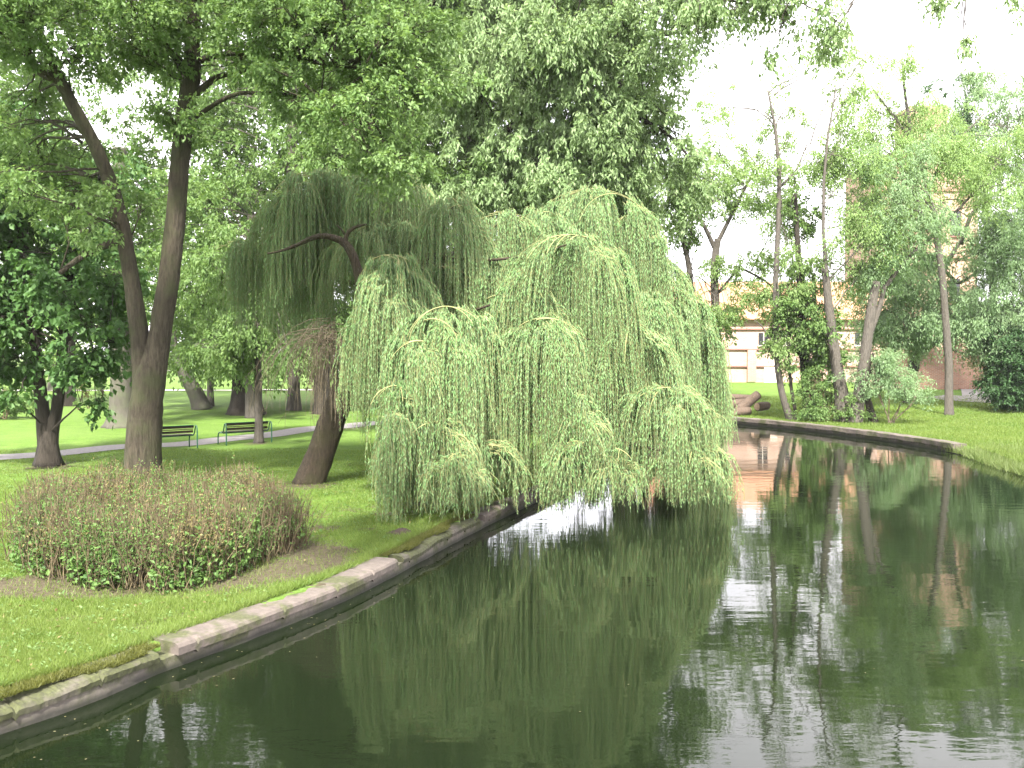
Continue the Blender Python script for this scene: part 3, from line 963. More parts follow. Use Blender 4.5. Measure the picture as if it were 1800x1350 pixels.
tree("tree with heavy dark boughs crossing the top above the willow dome",
     [([np.array([4.3, 37.0, -.1]), np.array([4.5, 36.5, 4]), np.array([4.2, 35.5, 9]), np.array([3.6, 34, 14]), np.array([3.4, 33.5, 18])], [0.5, 0.44, 0.38, 0.3, 0.18]),
      (pl(D, (1078, 150, 34), (1040, 90, 33), (985, 70, 32), (960, 50, 31.5)), [0.16, 0.13, 0.10, 0.05]),
      (pl(D, (1070, 100, 34), (1120, 60, 32.5), (1180, 60, 31), (1240, 30, 30.5)), [0.13, 0.10, 0.07, 0.03]),
      (pl(D, (1075, 190, 34), (1130, 210, 33), (1180, 240, 32.5), (1215, 280, 32)), [0.11, 0.08, 0.06, 0.03])],
     [(1060, 50, 32, 90, 50, 1.8), (1130, 90, 32, 80, 55, 1.6, .9), (1020, 100, 32.5, 60, 40, 1.4, .8), (1130, 190, 33, 60, 50, 1.4, .9), (1180, 260, 32.5, 50, 50, 1.3, .8), (1170, 20, 31, 90, 40, 1.6, .7),
      (1210, 330, 32.5, 40, 40, 1.0, .7), (1080, -70, 32, 170, 70, 2.4, .9), (1160, 330, 33, 50, 40, 1.2, .8), (1080, -200, 33, 170, 90, 2.6, .8)],
     M['lf_pale'], M['bark_dark'], (0.16, 0.075), 60, 0.55, 1.25, 0.55, flare=0.25)

# --- big crowns standing further back that close the view between the nearer trees
D = 60
tree("broad dense tree far back whose crown fills the space above the beech trunk",
     [(sunk(D, 120, 713, (120, 640), (122, 540), (124, 420), (130, 250)), [0.5, 0.42, 0.38, 0.34, 0.2])],
     [(40, 330, 60, 150, 110, 6), (0, 150, 60, 120, 110, 6), (60, 500, 60, 150, 60, 5), (330, 330, 61, 110, 90, 5), (350, 480, 61, 130, 70, 5, .9), (250, 10, 61, 200, 50, 5, .9), (390, 180, 62, 70, 110, 5, 1), (200, -120, 61, 300, 100, 6, .9)],
     M['lf_mid'], M['bark_dark'], (0.27, 0.16), 55, 0.95, 0.9, 0.3, flare=0.2)
D = 54
tree("broad dense tree behind the towering pale tree closing off the sky",
     [(sunk(D, 720, 722, (720, 600), (722, 440), (724, 280), (730, 100)), [0.55, 0.46, 0.4, 0.34, 0.2])],
     [(620, 250, 54, 160, 130, 5), (780, 200, 54, 160, 140, 5), (940, 220, 54, 130, 130, 5), (700, 20, 55, 200, 110, 5), (900, 20, 55, 190, 120, 5, .9), (1040, 330, 53, 90, 80, 4, .9), (700, 420, 53, 200, 80, 4), (930, 440, 53, 150, 70, 4), (700, -180, 55, 260, 110, 6, .9), (1060, 120, 54, 90, 110, 4, .8)],
     M['lf_mid'], M['bark_dark'], (0.27, 0.15), 55, 0.95, 0.95, 0.3, flare=0.2)
D = 62
tree("low spreading tree behind the benches with branches trailing over the meadow",
     [(sunk(D, 640, 710, (640, 660), (636, 600), (630, 520)), [0.42, 0.36, 0.32, 0.2])],
     [(600, 590, 62, 100, 60, 5, 1), (700, 580, 62, 110, 70, 5, 1), (500, 540, 62, 100, 60, 5, 1), (420, 600, 63, 80, 35, 4, .9), (820, 600, 62, 110, 70, 5, 1), (940, 620, 62, 100, 60, 5, 1), (560, 640, 60, 60, 20, 3, .7)],
     M['lf_mid'], M['bark_dark'], (0.27, 0.15), 50, 0.95, 0.9, 0.4, flare=0.2)

DM = 5.0
# --- slender trees across the water, seen against the sky
D = 56
tree("slender tree with bare crooked stem seen against white sky past the willow dome",
     [(sunk(D, 1225, 700, (1222, 600), (1216, 520), (1210, 460), (1200, 420), (1185, 390), (1165, 350)), [0.26, 0.22, 0.18, 0.16, 0.14, 0.11, 0.06]),
      (pl(D, (1208, 450), (1216, 400), (1222, 350), (1240, 300)), [0.09, 0.07, 0.05, 0.03])],
     [(1200, 385, 56, 40, 35, 1.8, .5), (1225, 320, 56, 60, 40, 2, .6), (1240, 560, 55, 50, 40, 2, .5)],
     M['lf_big'], M['bark_grey'], (0.20, 0.12), 40, 0.7, 0.9, 0.35, flare=0.2)
D = 53
tree("leafy tree with forking grey limbs in front of the orange roof",
     [(sunk(D, 1262, 715, (1262, 640), (1258, 560), (1255, 480), (1258, 440), (1262, 420)), [0.30, 0.27, 0.25, 0.22, 0.2, 0.18]),
      (pl(D, (1258, 440), (1235, 390), (1200, 355), (1170, 320)), [0.14, 0.11, 0.09, 0.05]),
      (pl(D, (1262, 425), (1285, 380), (1310, 330), (1330, 290)), [0.13, 0.10, 0.08, 0.04]),
      (pl(D, (1225, 372), (1260, 352), (1290, 340)), [0.07, 0.05, 0.03]),
      (pl(D, (1258, 520), (1300, 470), (1340, 490), (1372, 515)), [0.08, 0.07, 0.06, 0.04])],
     [(1250, 330, 52.5, 65, 35, 2.0, .6), (1330, 330, 52, 60, 35, 2.0, .6), (1370, 370, 52, 42, 36, 1.6, .6), (1290, 290, 53, 55, 30, 1.8, .45), (1285, 440, 52.5, 45, 40, 1.4, .4), (1330, 470, 52, 45, 40, 1.3, .35), (1270, 520, 52, 45, 35, 1.4, .5), (1350, 530, 51.5, 45, 26, 1.2, .45),
      (1330, 530, 51.5, 40, 30, 1.2, .2), (1235, 560, 51.5, 45, 50, 1.5, .5), (1290, 560, 51.5, 16, 20, .8, .3), (1200, 300, 53, 40, 30, 1.4, .4), (1260, 240, 53, 45, 25, 1.4, .2)],
     M['lf_lime'], M['bark_grey'], (0.17, 0.075), 80, 0.85, 1.0, 0.3, flare=0.2)

# --- clump on the far bank
D = 46.5
tree("curved grey stem of the far bank clump standing nearest the cut logs",
     [(sunk(D, 1390, 737, (1383, 720), (1374, 690), (1367, 650), (1363, 590), (1363, 500), (1368, 400), (1370, 300), (1362, 220), (1350, 160)), [0.20, 0.17, 0.16, 0.15, 0.14, 0.13, 0.12, 0.10, 0.07, 0.04]),
      (pl(D, (1366, 615), (1350, 590), (1338, 570), (1325, 562)), [0.05, 0.04, 0.03, 0.015]),
      (pl(D, (1370, 330), (1400, 300), (1420, 250)), [0.06, 0.05, 0.03])],
     [(1360, 250, 46.5, 40, 45, 1.4, .28), (1400, 200, 46.5, 40, 50, 1.4, .25), (1270, 190, 47, 60, 50, 1.6, .14), (1440, 150, 47, 60, 60, 1.8, .3), (1330, 260, 47, 45, 45, 1.5, .25), (1395, 420, 46.5, 45, 60, 1.5, .3), (1385, 500, 46.5, 40, 35, 1.2, .4), (1345, 170, 46.5, 26, 26, 1.0, .2), (1350, 612, 46, 25, 16, .6, .9), (1420, 290, 47, 40, 40, 1.4, .35)],
     M['lf_lime'], M['bark_grey'], (0.15, 0.065), 75, 0.8, 1.0, 0.3, flare=0.2, rough=0.03)
tree("spindly dark sapling close to the curved grey stem on the far bank",
     [(sunk(D, 1399, 737, (1397, 715), (1391, 685), (1387, 640), (1386, 590), (1388, 540)), [0.10, 0.085, 0.08, 0.075, 0.06, 0.03])],
     [(1390, 590, 46.3, 30, 35, 1.0, .9), (1400, 530, 46.5, 32, 35, 1.2, .7)],
     M['lf_mid'], M['bark_dark'], (0.16, 0.09), 42, 0.5, 1.0, 0.35, flare=0.1)
D = 47
tree("dark ivy clad double stem inside the far bank clump",
     [(sunk(D, 1424, 738, (1421, 700), (1416, 650), (1412, 600), (1408, 520), (1402, 430), (1398, 340)), [0.33, 0.29, 0.26, 0.23, 0.19, 0.14, 0.08]),
      (pl(D, (1426, 725), (1434, 690), (1436, 640), (1432, 580), (1430, 480)), [0.20, 0.19, 0.17, 0.15, 0.1])],
     [(1420, 555, 46.8, 50, 55, 1.8, .5), (1408, 640, 46.5, 26, 26, .9, .25), (1455, 590, 46.5, 38, 50, 1.4, .45), (1400, 450, 47, 36, 40, 1.2, .2), (1420, 360, 47.2, 40, 45, 1.4, .35)],
     M['lf_mid'], M['bark_dark'], (0.17, 0.09), 55, 0.58, 1.15, 0.4, flare=0.2)
D = 45.2
tree("tall leaning trunk with broken pale top rising from the ivy bush",
     [(sunk(D, 1483, 744, (1480, 700), (1472, 650), (1463, 590), (1456, 530), (1451, 480), (1449, 470)), [0.40, 0.33, 0.28, 0.24, 0.21, 0.18, 0.17]),
      (pl(D, (1453, 500), (1447, 400), (1448, 320), (1455, 240), (1470, 150)), [0.10, 0.08, 0.07, 0.05, 0.03])],
     [(1505, 310, 46, 55, 50, 1.8, .5), (1490, 200, 46, 40, 50, 1.5, .4), (1440, 280, 46, 36, 36, 1.3, .35), (1520, 410, 45.5, 55, 50, 1.8, .6), (1475, 420, 45.5, 35, 45, 1.3, .4), (1520, 140, 46, 45, 45, 1.5, .35), (1470, 250, 46, 45, 50, 1.5, .4), (1440, 440, 45.5, 36, 40, 1.2, .35), (1500, 480, 45.5, 50, 40, 1.6, .7)],
     M['lf_lime'], M['bark_grey'], (0.16, 0.06), 90, 0.9, 1.05, 0.5, flare=0.35)
D = 44.6
tree("trunk leaning outward at the bank with its top sawn off and a limb bending up",
     [(sunk(D, 1502, 747, (1508, 710), (1516, 660), (1524, 600), (1532, 540), (1541, 495)), [0.32, 0.29, 0.27, 0.25, 0.23, 0.19]),
      (pl(D, (1528, 590), (1545, 545), (1556, 500)), [0.14, 0.12, 0.10]),
      (pl(D, (1556, 505), (1580, 472), (1610, 440), (1640, 415), (1658, 385), (1665, 360)), [0.10, 0.10, 0.09, 0.08, 0.07, 0.05])],
     [(1590, 400, 45, 60, 50, 1.8, .9), (1560, 330, 45.5, 55, 50, 1.8, .6), (1590, 260, 46, 50, 50, 1.8, .5), (1560, 450, 45, 40, 35, 1.4, .8)],
     M['lf_grey'], M['bark_grey'], (0.16, 0.06), 90, 0.9, 1.1, 0.5, flare=0.25)
tree("short dark stump like stem beside the sawn off trunk",
     [(sunk(D, 1537, 744, (1530, 720), (1523, 695), (1526, 660), (1535, 620)), [0.20, 0.17, 0.15, 0.12, 0.06])],
     [(1540, 650, 44.5, 28, 28, .9, .8)], M['lf_grey'], M['bark_dark'], (0.14, 0.06), 48, 0.45, 1.0, 0.4, flare=0.2)


def bush(label, stems, blobs, leafm, barkm, leaf, nleaf, cr, dens, droop=0.3, name="bush", cat="bush", group=None):
    base = np.asarray(stems[0][0], float)
    root = empty(name, base, label, cat, group)
    g = Geo(); anc = []
    for s in stems:
        pp = resample(s, 8); anc.append(pp[2:])
        tubes(g, pp[None], np.linspace(0.035, 0.012, 8)[None], 5)
    g.build("stem", barkm, root, loc=base)
    g = Geo()
    crown_geo(g, np.concatenate(anc), blobs, leaf, nleaf, cr, dens, droop)
    g.build("foliage", [leafm, barkm], root, loc=base)
    return root


def fan(px, py, d, tops):
    b0 = P(px, py, d); b0[2] = float(hfun(b0[0], b0[1])) - 0.05
    return [[b0 + rng.normal(0, .06, 3) * [1, 1, 0], (b0 + P(tx, ty, d)) / 2 + rng.normal(0, .1, 3), P(tx, ty, d)] for tx, ty in tops]


bush("dense green ivy bush wrapped round the stems of the far bank clump", fan(1450, 742, 45.6, [(1420, 690), (1445, 650), (1470, 680), (1440, 700), (1485, 715)]),
     [(1440, 690, 45.8, 38, 45, 1.0, .42), (1462, 630, 46, 30, 40, 1.0, .3), (1478, 715, 45, 28, 30, .7, .5), (1500, 735, 44.6, 24, 12, .5, .5), (1450, 728, 45, 34, 16, .6, .6)],
     M['lf_mid'], M['twig'], (0.12, 0.06), 55, 0.46, 1.2)
bush("grey green shrub with airy pale leaves beside the sawn off trunk", fan(1565, 730, 44, [(1540, 670), (1570, 640), (1600, 660), (1620, 680), (1590, 690)]),
     [(1560, 660, 44, 50, 35, 1.2, .45), (1600, 665, 44, 44, 38, 1.2, .4), (1530, 645, 44.3, 38, 30, 1.0, .4), (1575, 628, 44.5, 48, 26, 1.0, .4), (1628, 690, 44, 24, 20, .7, .35)],
     M['lf_grey'], M['twig_pale'], (0.12, 0.045), 60, 0.52, 1.1)

# --- large grey-green willow and companions on the far right
D = 57
tree("spreading grey green tree with a crooked dark trunk before the brick ruin",
     [(sunk(D, 1598, 700, (1602, 660), (1609, 630), (1618, 600), (1626, 560), (1640, 520), (1660, 470), (1690, 420)), [0.36, 0.33, 0.31, 0.28, 0.26, 0.22, 0.17, 0.1]),
      (pl(D, (1612, 625), (1650, 600), (1680, 590), (1720, 560)), [0.16, 0.14, 0.12, 0.06]),
      (pl(D, (1660, 475), (1685, 500), (1715, 480), (1750, 460)), [0.12, 0.10, 0.08, 0.05]),
      (pl(D - 2, (1690, 430), (1705, 380), (1730, 350), (1780, 325), (1830, 300)), [0.12, 0.11, 0.09, 0.08, 0.05])],
     [(1620, 560, 55, 80, 50, 2.5, .9), (1700, 540, 54, 80, 50, 2.6, .9), (1770, 520, 54, 80, 70, 2.6, .9), (1780, 420, 54, 70, 60, 2.6, .9), (1760, 590, 54, 50, 30, 2, .8), (1660, 570, 54.5, 60, 25, 1.6, .7), (1570, 560, 55, 50, 40, 2, .8),
      (1790, 320, 54, 50, 60, 2.2, .8), (1610, 480, 55.5, 60, 45, 2, .9), (1740, 430, 55, 40, 40, 2.0, .8), (1600, 400, 55.5, 60, 50, 2, .9), (1590, 600, 55, 30, 26, 1.2, .6), (1740, 250, 55, 60, 60, 2, .6), (1790, 190, 55, 60, 60, 2.2, .5), (1740, 130, 56, 50, 40, 2, .3), (1860, 200, 55, 60, 120, 2.5, .6), (1560, 500, 55, 50, 40, 2, .8), (1850, 440, 54, 80, 120, 3, .9), (1790, 610, 53.5, 50, 50, 2, .9)],
     M['lf_grey'], M['bark_grey'], (0.18, 0.065), 100, 1.05, 1.25, 0.5, flare=0.2)
D = 50
tree("airy pale tree whose crown spreads over the brick tower",
     [(sunk(D, 1668, 712, (1668, 640), (1662, 560), (1655, 470), (1640, 380), (1622, 300), (1600, 230), (1590, 160), (1585, 100)), [0.22, 0.2, 0.18, 0.17, 0.15, 0.13, 0.10, 0.07, 0.03]),
      (pl(D, (1630, 340), (1660, 270), (1700, 230), (1730, 200)), [0.08, 0.07, 0.05, 0.03]),
      (pl(D, (1645, 410), (1720, 330), (1760, 280)), [0.08, 0.06, 0.03]),
      (pl(D, (1605, 250), (1560, 190), (1530, 150)), [0.06, 0.05, 0.03])],
     [(1560, 270, 50, 60, 60, 2, 1.0), (1620, 280, 50, 60, 50, 2, 1.0), (1580, 360, 50, 60, 40, 2, .9), (1530, 200, 50, 45, 45, 1.8, .7), (1600, 160, 50, 30, 60, 1.4, .6), (1650, 210, 50, 45, 40, 1.6, .6), (1730, 280, 49.5, 50, 30, 1.8, .6), (1750, 330, 49.5, 50, 40, 1.8, .7), (1760, 220, 50, 35, 40, 1.5, .35), (1590, 110, 50, 16, 30, .8, .6), (1780, 290, 50, 40, 40, 1.6, .7)],
     M['lf_lime'], M['bark_grey'], (0.165, 0.06), 90, 0.95, 1.0, 0.5, flare=0.2)
D = 58
tree("dark leaved clump of a taller tree standing out against white sky over the tower",
     [(sunk(D, 1752, 705, (1750, 600), (1742, 450), (1730, 340), (1718, 270), (1705, 220), (1695, 150)), [0.26, 0.22, 0.18, 0.14, 0.11, 0.08, 0.03])],
     [(1700, 190, 58, 40, 40, 1.2, .30), (1690, 240, 58, 50, 45, 1.4, .34), (1645, 225, 58, 40, 36, 1.2, .22), (1715, 270, 58, 45, 36, 1.2, .3), (1690, 140, 58, 22, 22, .8, .25), (1655, 150, 58, 26, 26, .9, .2), (1750, 300, 58, 45, 40, 1.4, .3)],
     M['lf_deep'], M['bark_dark'], (0.16, 0.065), 60, 0.6, 1.1, 0.6, flare=0.2)
bush("dark evergreen shrub mass beside the gravel path", fan(1790, 705, 52, [(1770, 640), (1800, 600), (1830, 640), (1775, 680)]),
     [(1790, 650, 52, 40, 50, 1.8, 1.2), (1830, 640, 52, 60, 70, 2.2, 1.2), (1785, 600, 52, 35, 30, 1.5, 1), (1780, 690, 51.5, 35, 20, 1.2, 1.1)],
     M['lf_dark'], M['twig'], (0.17, 0.09), 55, 0.55, 1.3)

DM = 2.3
# tree out of view on the near right bank, its branches hang into the top of the view
D = 17
tree("overhanging branch sprays of a near tree hanging into the open sky",
     [([np.array([15.6, 19, -.3]), np.array([15.2, 19, 3]), np.array([14.2, 18.6, 7]), np.array([12.8, 18, 10]), np.array([11.0, 17.5, 12])], [0.45, 0.38, 0.32, 0.25, 0.15]),
      (pl(D, (2010, -160, 18), (1820, -120), (1700, -80), (1640, -30)), [0.14, 0.10, 0.06, 0.02]),
      (pl(D, (1980, -420, 17.5), (1750, -300), (1560, -170), (1440, -80), (1380, -10)), [0.16, 0.13, 0.09, 0.05, 0.02]),
      (pl(D, (1560, -170), (1400, -160), (1280, -80), (1220, -10)), [0.07, 0.05, 0.035, 0.015])],
     [(1380, 15, 17, 60, 40, .7, 1.3), (1450, 40, 17, 32, 55, .5, 1.3), (1240, 15, 17, 60, 35, .6, 1.2), (1310, -10, 17, 75, 35, .7, 1.3), (1215, 60, 17, 30, 30, .4, .8), (1360, 80, 17, 16, 26, .3, .7), (1680, -5, 17, 45, 18, .5, .6), (1760, 0, 17, 40, 18, .5, .5), (1690, 68, 17, 10, 8, .15, .8),
      (1500, -120, 17, 130, 60, 1.2, .8), (1780, -130, 17.5, 130, 70, 1.4, .8)],
     M['lf_pale'], M['bark_grey'], (0.10, 0.045), 40, 0.33, 1.0, 0.8, flare=0.2)

# ------------------------------------------------------------------ the weeping willow
WB = G(541, 851)
willow = empty("weeping_willow", WB, "large weeping willow on a dark leaning trunk with curtains hanging over the water", "tree")


def wbuild(g, name, mats, smooth=False):
    return g.build(name, mats, willow, smooth=smooth, loc=WB)


g = Geo()
trunk_pts = [WB + np.array([-0.04, 0, -0.12])] + pl(23.5, (562, 800), (583, 745), (603, 690), (628, 630, 23.4), (660, 570, 23.2), (705, 510, 23), (760, 450, 22.8))
bark_tube(g, trunk_pts, [0.36, 0.33, 0.32, 0.31, 0.30, 0.28, 0.24, 0.16], 18, rough=0.07, flare=0.12)
wbuild(g, "trunk", M['bark_willow'], True)

# mounds: centre px, top py, half width px, depth, half depth m, bottom py (mean), spread, tassel density, outward reach
mounds = [
    # px, top, hw, d, rd, bottom, dens, height px of dome
    (560, 305, 90, 26.0, 1.6, 470, 1.0, 80), (670, 300, 85, 25.5, 1.6, 460, 1.0, 80), (520, 350, 60, 26.2, 1.3, 500, .8, 70),
    (430, 425, 80, 27.5, 1.4, 570, .45, 60), (530, 450, 55, 26.5, 1.2, 590, .45, 60),
    (795, 350, 52, 23.4, 1.0, 570, 1.0, 90), (720, 400, 60, 24.2, 1.0, 560, .9, 70), (880, 375, 70, 24.5, 1.2, 560, .9, 50),
    (1040, 335, 110, 28.0, 1.8, 580, 1.1, 90), (1110, 380, 65, 28.5, 1.6, 620, 1.0, 110), (960, 375, 80, 26.0, 1.4, 560, .8, 60),
    (1000, 415, 105, 21.6, 1.3, 680, 1.1, 80), (920, 500, 50, 21.3, .9, 700, .8, 70),
    (685, 450, 74, 21.3, 1.2, 700, 1.1, 90), (652, 540, 32, 20.8, .7, 690, .9, 70),
    (790, 540, 78, 19.3, 1.1, 830, 1.1, 80), (735, 600, 60, 18.8, .9, 860, 1.0, 80), (692, 680, 46, 18.4, .7, 850, 1.0, 60), (755, 740, 65, 18.0, .7, 900, 1.0, 50),
    (1175, 530, 85, 29.0, 1.8, 770, 1.2, 90), (1222, 590, 42, 30.0, 1.5, 770, 1.2, 100), (1130, 520, 60, 26.0, 1.3, 740, .9, 70), (1105, 580, 75, 21.0, 1.1, 830, 1.0, 80), (1170, 680, 80, 20.6, 1.0, 835, 1.0, 60), (1205, 790, 30, 19.8, .6, 890, .8, 40),
    (960, 560, 80, 20.4, 1.0, 840, 1.0, 80), (1010, 690, 40, 19.8, .6, 860, .9, 60), (1015, 775, 42, 19.3, .6, 880, 1.0, 40), (1080, 790, 40, 19.8, .6, 880, .8, 40), (1225, 780, 50, 20.4, .7, 880, 1.0, 40),
    (865, 785, 48, 18.8, .7, 850, .8, 30), (880, 600, 40, 23.5, .8, 760, .6, 60), (1050, 600, 50, 24.0, .9, 780, .6, 60),
    (795, 800, 26, 17.4, .4, 915, .6, 30), (850, 440, 60, 23.6, 1.0, 620, .9, 60), (780, 470, 60, 22.6, .9, 660, .8, 60), (880, 520, 50, 23.0, .9, 700, .8, 50), (655, 400, 60, 24.5, 1.1, 540, .8, 50), (1150, 470, 55, 29.0, 1.3, 660, .9, 80), (700, 520, 50, 20.6, .8, 740, .8, 60),
]
gs = Geo()          # hanging strands with leaves
crot = P(800, 470, 22.8)
gb = []
for (px, top, hw, d, rd, bot, dn, hpx) in mounds:
    s = d / F
    rx = hw * s; hz = hpx * s
    c = P(px, top, d)
    zb = P(px, bot, d)[2]
    far = d > 25.4
    nb_ = int(dn * 5 + rx * 2)
    phb = rng.uniform(0, 2 * np.pi, nb_)
    # branchlets arching outward and down from the bough
    J = 10
    tt = np.linspace(0, 1, J)[None]
    rr = rng.uniform(0.6, 1.0, nb_)[:, None]
    sx = rng.normal(0, rx * 0.25, (nb_, 1)); sy = rng.normal(0, rd * 0.25, (nb_, 1))
    bx = c[0] + sx * (1 - tt) + rx * rr * np.cos(phb)[:, None] * tt
    by = c[1] + sy * (1 - tt) + rd * rr * np.sin(phb)[:, None] * tt
    q2 = np.clip(((bx - c[0]) / rx) ** 2 + ((by - c[1]) / rd) ** 2, 0, 1)
    bz = (c[2] - hz) + hz * np.sqrt(1 - 0.97 * q2) + 0.02
    BR = np.stack([bx, by, bz], -1)
    tubes(gs, BR, np.full((nb_, 1), 0.011) * np.linspace(1.2, 0.5, J)[None], 4, 1)
    # tassel starts spread over the whole dome, gathered in clumps
    nt_ = int(dn * (20 + 34 * (rx + 0.6 * rd)) * (1.35 if far else 1.0))
    ncl = max(5, nt_ // 6)
    phc = rng.uniform(0, 2 * np.pi, ncl); rc = np.sqrt(rng.uniform(0.0, 1.0, ncl))
    wob = 1 + 0.14 * np.sin(3 * phc + px) + 0.10 * np.sin(5 * phc + bot)
    cl = np.stack([rx * rc * wob * np.cos(phc), rd * rc * wob * np.sin(phc)], 1)
    ci = rng.integers(0, ncl, nt_)
    q_ = cl[ci] + rng.normal(0, 0.12, (nt_, 2))
    lump = rng.normal(0, 0.13, ncl) * hz
    q2 = np.clip((q_[:, 0] / rx) ** 2 + (q_[:, 1] / rd) ** 2, 0, 1)
    p0 = np.stack([c[0] + q_[:, 0], c[1] + q_[:, 1], (c[2] - hz) + hz * np.sqrt(1 - 0.97 * q2) + rng.normal(0, 0.05, nt_) + lump[ci] * np.minimum(1, q2 * 2 + .25)], 1)
    o = unit(np.stack([q_[:, 0] / rx, q_[:, 1] / rd, np.zeros(nt_)], 1) + rng.normal(0, .25, (nt_, 3)) * np.array([1, 1, 0]))
    ns = rng.integers(4, 10, nt_)
    rep = np.repeat(np.arange(nt_), ns)
    N = len(rep)
    S = p0[rep] + rng.normal(0, 0.05, (N, 3))
    O = unit(o[rep] + rng.normal(0, 0.30, (N, 3)) * np.array([1, 1, 0]))
    reach = (rng.uniform(0.05, 0.55, ncl)[ci][rep] + rng.normal(0, 0.07, N)) * np.minimum(1.0, 0.35 + rx)
    bot_t = zb + rng.normal(0.05, 0.42, ncl)[ci] + rng.normal(0, 0.16, nt_) - (rng.uniform(size=nt_) < 0.10) * rng.uniform(0.15, 0.6, nt_)
    Ls = np.clip(S[:, 2] - bot_t[rep] + rng.normal(0, 0.16, N) - 0.1, 0.45, 5.5)
    Ls = np.minimum(Ls, S[:, 2] - (WZ + 0.10 + rng.uniform(0, 0.2, N) + np.abs(rng.normal(0, 0.35, ncl))[ci][rep]))
    K = 12
    t = np.linspace(0, 1, K)[None]
    horiz = reach[:, None] * (1 - np.exp(-4.0 * t)) + 0.05 * np.sin(t * 5 + rng.uniform(0, 6, (N, 1)))
    drop = Ls[:, None] * (t ** 1.25) - 0.05 * np.sin(np.pi * np.minimum(t * 4, 1))
    sway = rng.normal(0, 0.05, (N, 1, 3)) * (t[..., None] ** 1.5)
    pts = S[:, None] + O[:, None] * horiz[..., None] + np.array([0, 0, -1.0]) * drop[..., None] + sway
    tubes(gs, pts, np.full((N, 1), 0.0052) * np.linspace(1.0, 0.55, K)[None], 3, 1)
    # leaves along every strand
    sp = 0.031 if not far else 0.040
    cnt = np.maximum(6, (Ls / sp).astype(int))
    ri = np.repeat(np.arange(N), cnt)
    first = np.concatenate([[0], np.cumsum(cnt)[:-1]])
    u = (np.arange(len(ri)) - first[ri] + rng.uniform(0, 1, len(ri))) / cnt[ri]
    u = np.clip(u, 0, 0.999)
    f = u * (K - 1); k0 = f.astype(int); fr = (f - k0)[:, None]
    a0 = pts[ri, k0]; a1 = pts[ri, np.minimum(k0 + 1, K - 1)]
    pos = a0 * (1 - fr) + a1 * fr
    tang = unit(a1 - a0 + np.array([0, 0, -1e-4]))
    az = rng.uniform(0, 2 * np.pi, len(ri))
    side = np.stack([np.cos(az), np.sin(az), np.zeros(len(ri))], 1)
    dr = unit(tang * 0.75 + np.array([0, 0, -0.45]) + side * rng.uniform(0.25, 0.95, (len(ri), 1)))
    nr = unit(side * 0.9 + np.array([0, 0, 0.55]) + rng.normal(0, 0.3, (len(ri), 3)))
    sz = rng.uniform(0.7, 1.3, len(ri)) * (1 - 0.35 * u)
    lw = 1.25 if far else 1.0
    leaves(gs, pos, dr, nr, 0.100 * lw * sz, 0.0215 * lw * sz, 0, 0.05)
    gb.append((np.array([c[0], c[1] + 0.2, c[2] - 0.16]), rx))
wbuild(gs, "crown", [M['lf_willow'], M['twig_yellow']])
print("willow faces", sum(len(q) for q in gs.q))

# boughs that carry the curtains
anchor = np.array(pl(23.2, (628, 630), (660, 570), (705, 510), (760, 450)))
for i, (tp, rx) in enumerate(gb):
    a = anchor[rng.integers(1, 4)]
    if tp[2] < a[2] - 0.5:
        a = anchor[1] if i % 2 else anchor[0]
    mid = (a + tp) / 2 + np.array([0, 0.9, -0.35])
    t = np.linspace(0, 1, 14)[:, None]
    pts = (1 - t) ** 2 * a + 2 * t * (1 - t) * mid + t * t * tp
    ln = np.linalg.norm(tp - a)
    r0 = 0.028 + 0.006 * ln
    g = Geo()
    bark_tube(g, pts, [r0, r0 * .8, r0 * .55, 0.02], 8, rough=0.05)
    wbuild(g, "bough", M['bark_willow'], True)
for pts, r in ((pl(22.9, (640, 520), (628, 470), (618, 440), (608, 424), (585, 416), (558, 412), (530, 428), (495, 442), (470, 446)), [0.14, 0.11, 0.10, 0.09, 0.075, 0.065, 0.05, 0.03, 0.02]),
               (pl(22.9, (607, 428), (606, 408), (622, 398), (645, 394)), [0.06, 0.05, 0.04, 0.02]),
               (pl(22.9, (606, 412), (600, 402), (592, 396)), [0.03, 0.02, 0.01])):
    g = Geo(); bark_tube(g, pts, r, 9, rough=0.08); wbuild(g, "bough", M['bark_willow'], True)
# bare dead twigs round the trunk
g = Geo()
N = 130
st_ = P(588, 590, 22.5) + rng.normal(0, 0.20, (N, 3))
az = rng.normal(2.9, 0.9, N)
O = np.stack([np.cos(az), -np.abs(np.sin(az)) * 0.6, np.zeros(N)], 1)
t = np.linspace(0, 1, 9)[None]
reach = np.abs(rng.normal(0.15, 0.55, N)); ln = rng.uniform(0.5, 2.2, N)
pts = rng.normal(0, 0.018, (N, 9, 3)) + st_[:, None] + O[:, None] * (reach[:, None] * (1 - np.exp(-3 * t)) * 1.6)[..., None] + np.array([0, 0, -1.]) * (ln[:, None] * t ** 1.4 - 0.12 * np.sin(np.pi * np.minimum(2 * t, 1)))[..., None]
tubes(g, pts, np.full((N, 1), 0.007) * np.linspace(1, 0.4, 9)[None], 4)
k_ = rng.integers(0, N, 260); j_ = rng.integers(2, 8, 260)
s_ = pts[k_, j_]; e_ = s_ + np.c_[rng.normal(-.05, .12, 260), rng.normal(0, .1, 260), -rng.uniform(.1, .4, 260)]
tubes(g, np.stack([s_, (s_ + e_) / 2 + rng.normal(0, .02, s_.shape), e_], 1), np.full((260, 1), .005) * np.array([[1, .8, .4]]), 3)
o = wbuild(g, "bare_twigs", M['twig_pale']); o["label"] = "bare brown dead twigs"

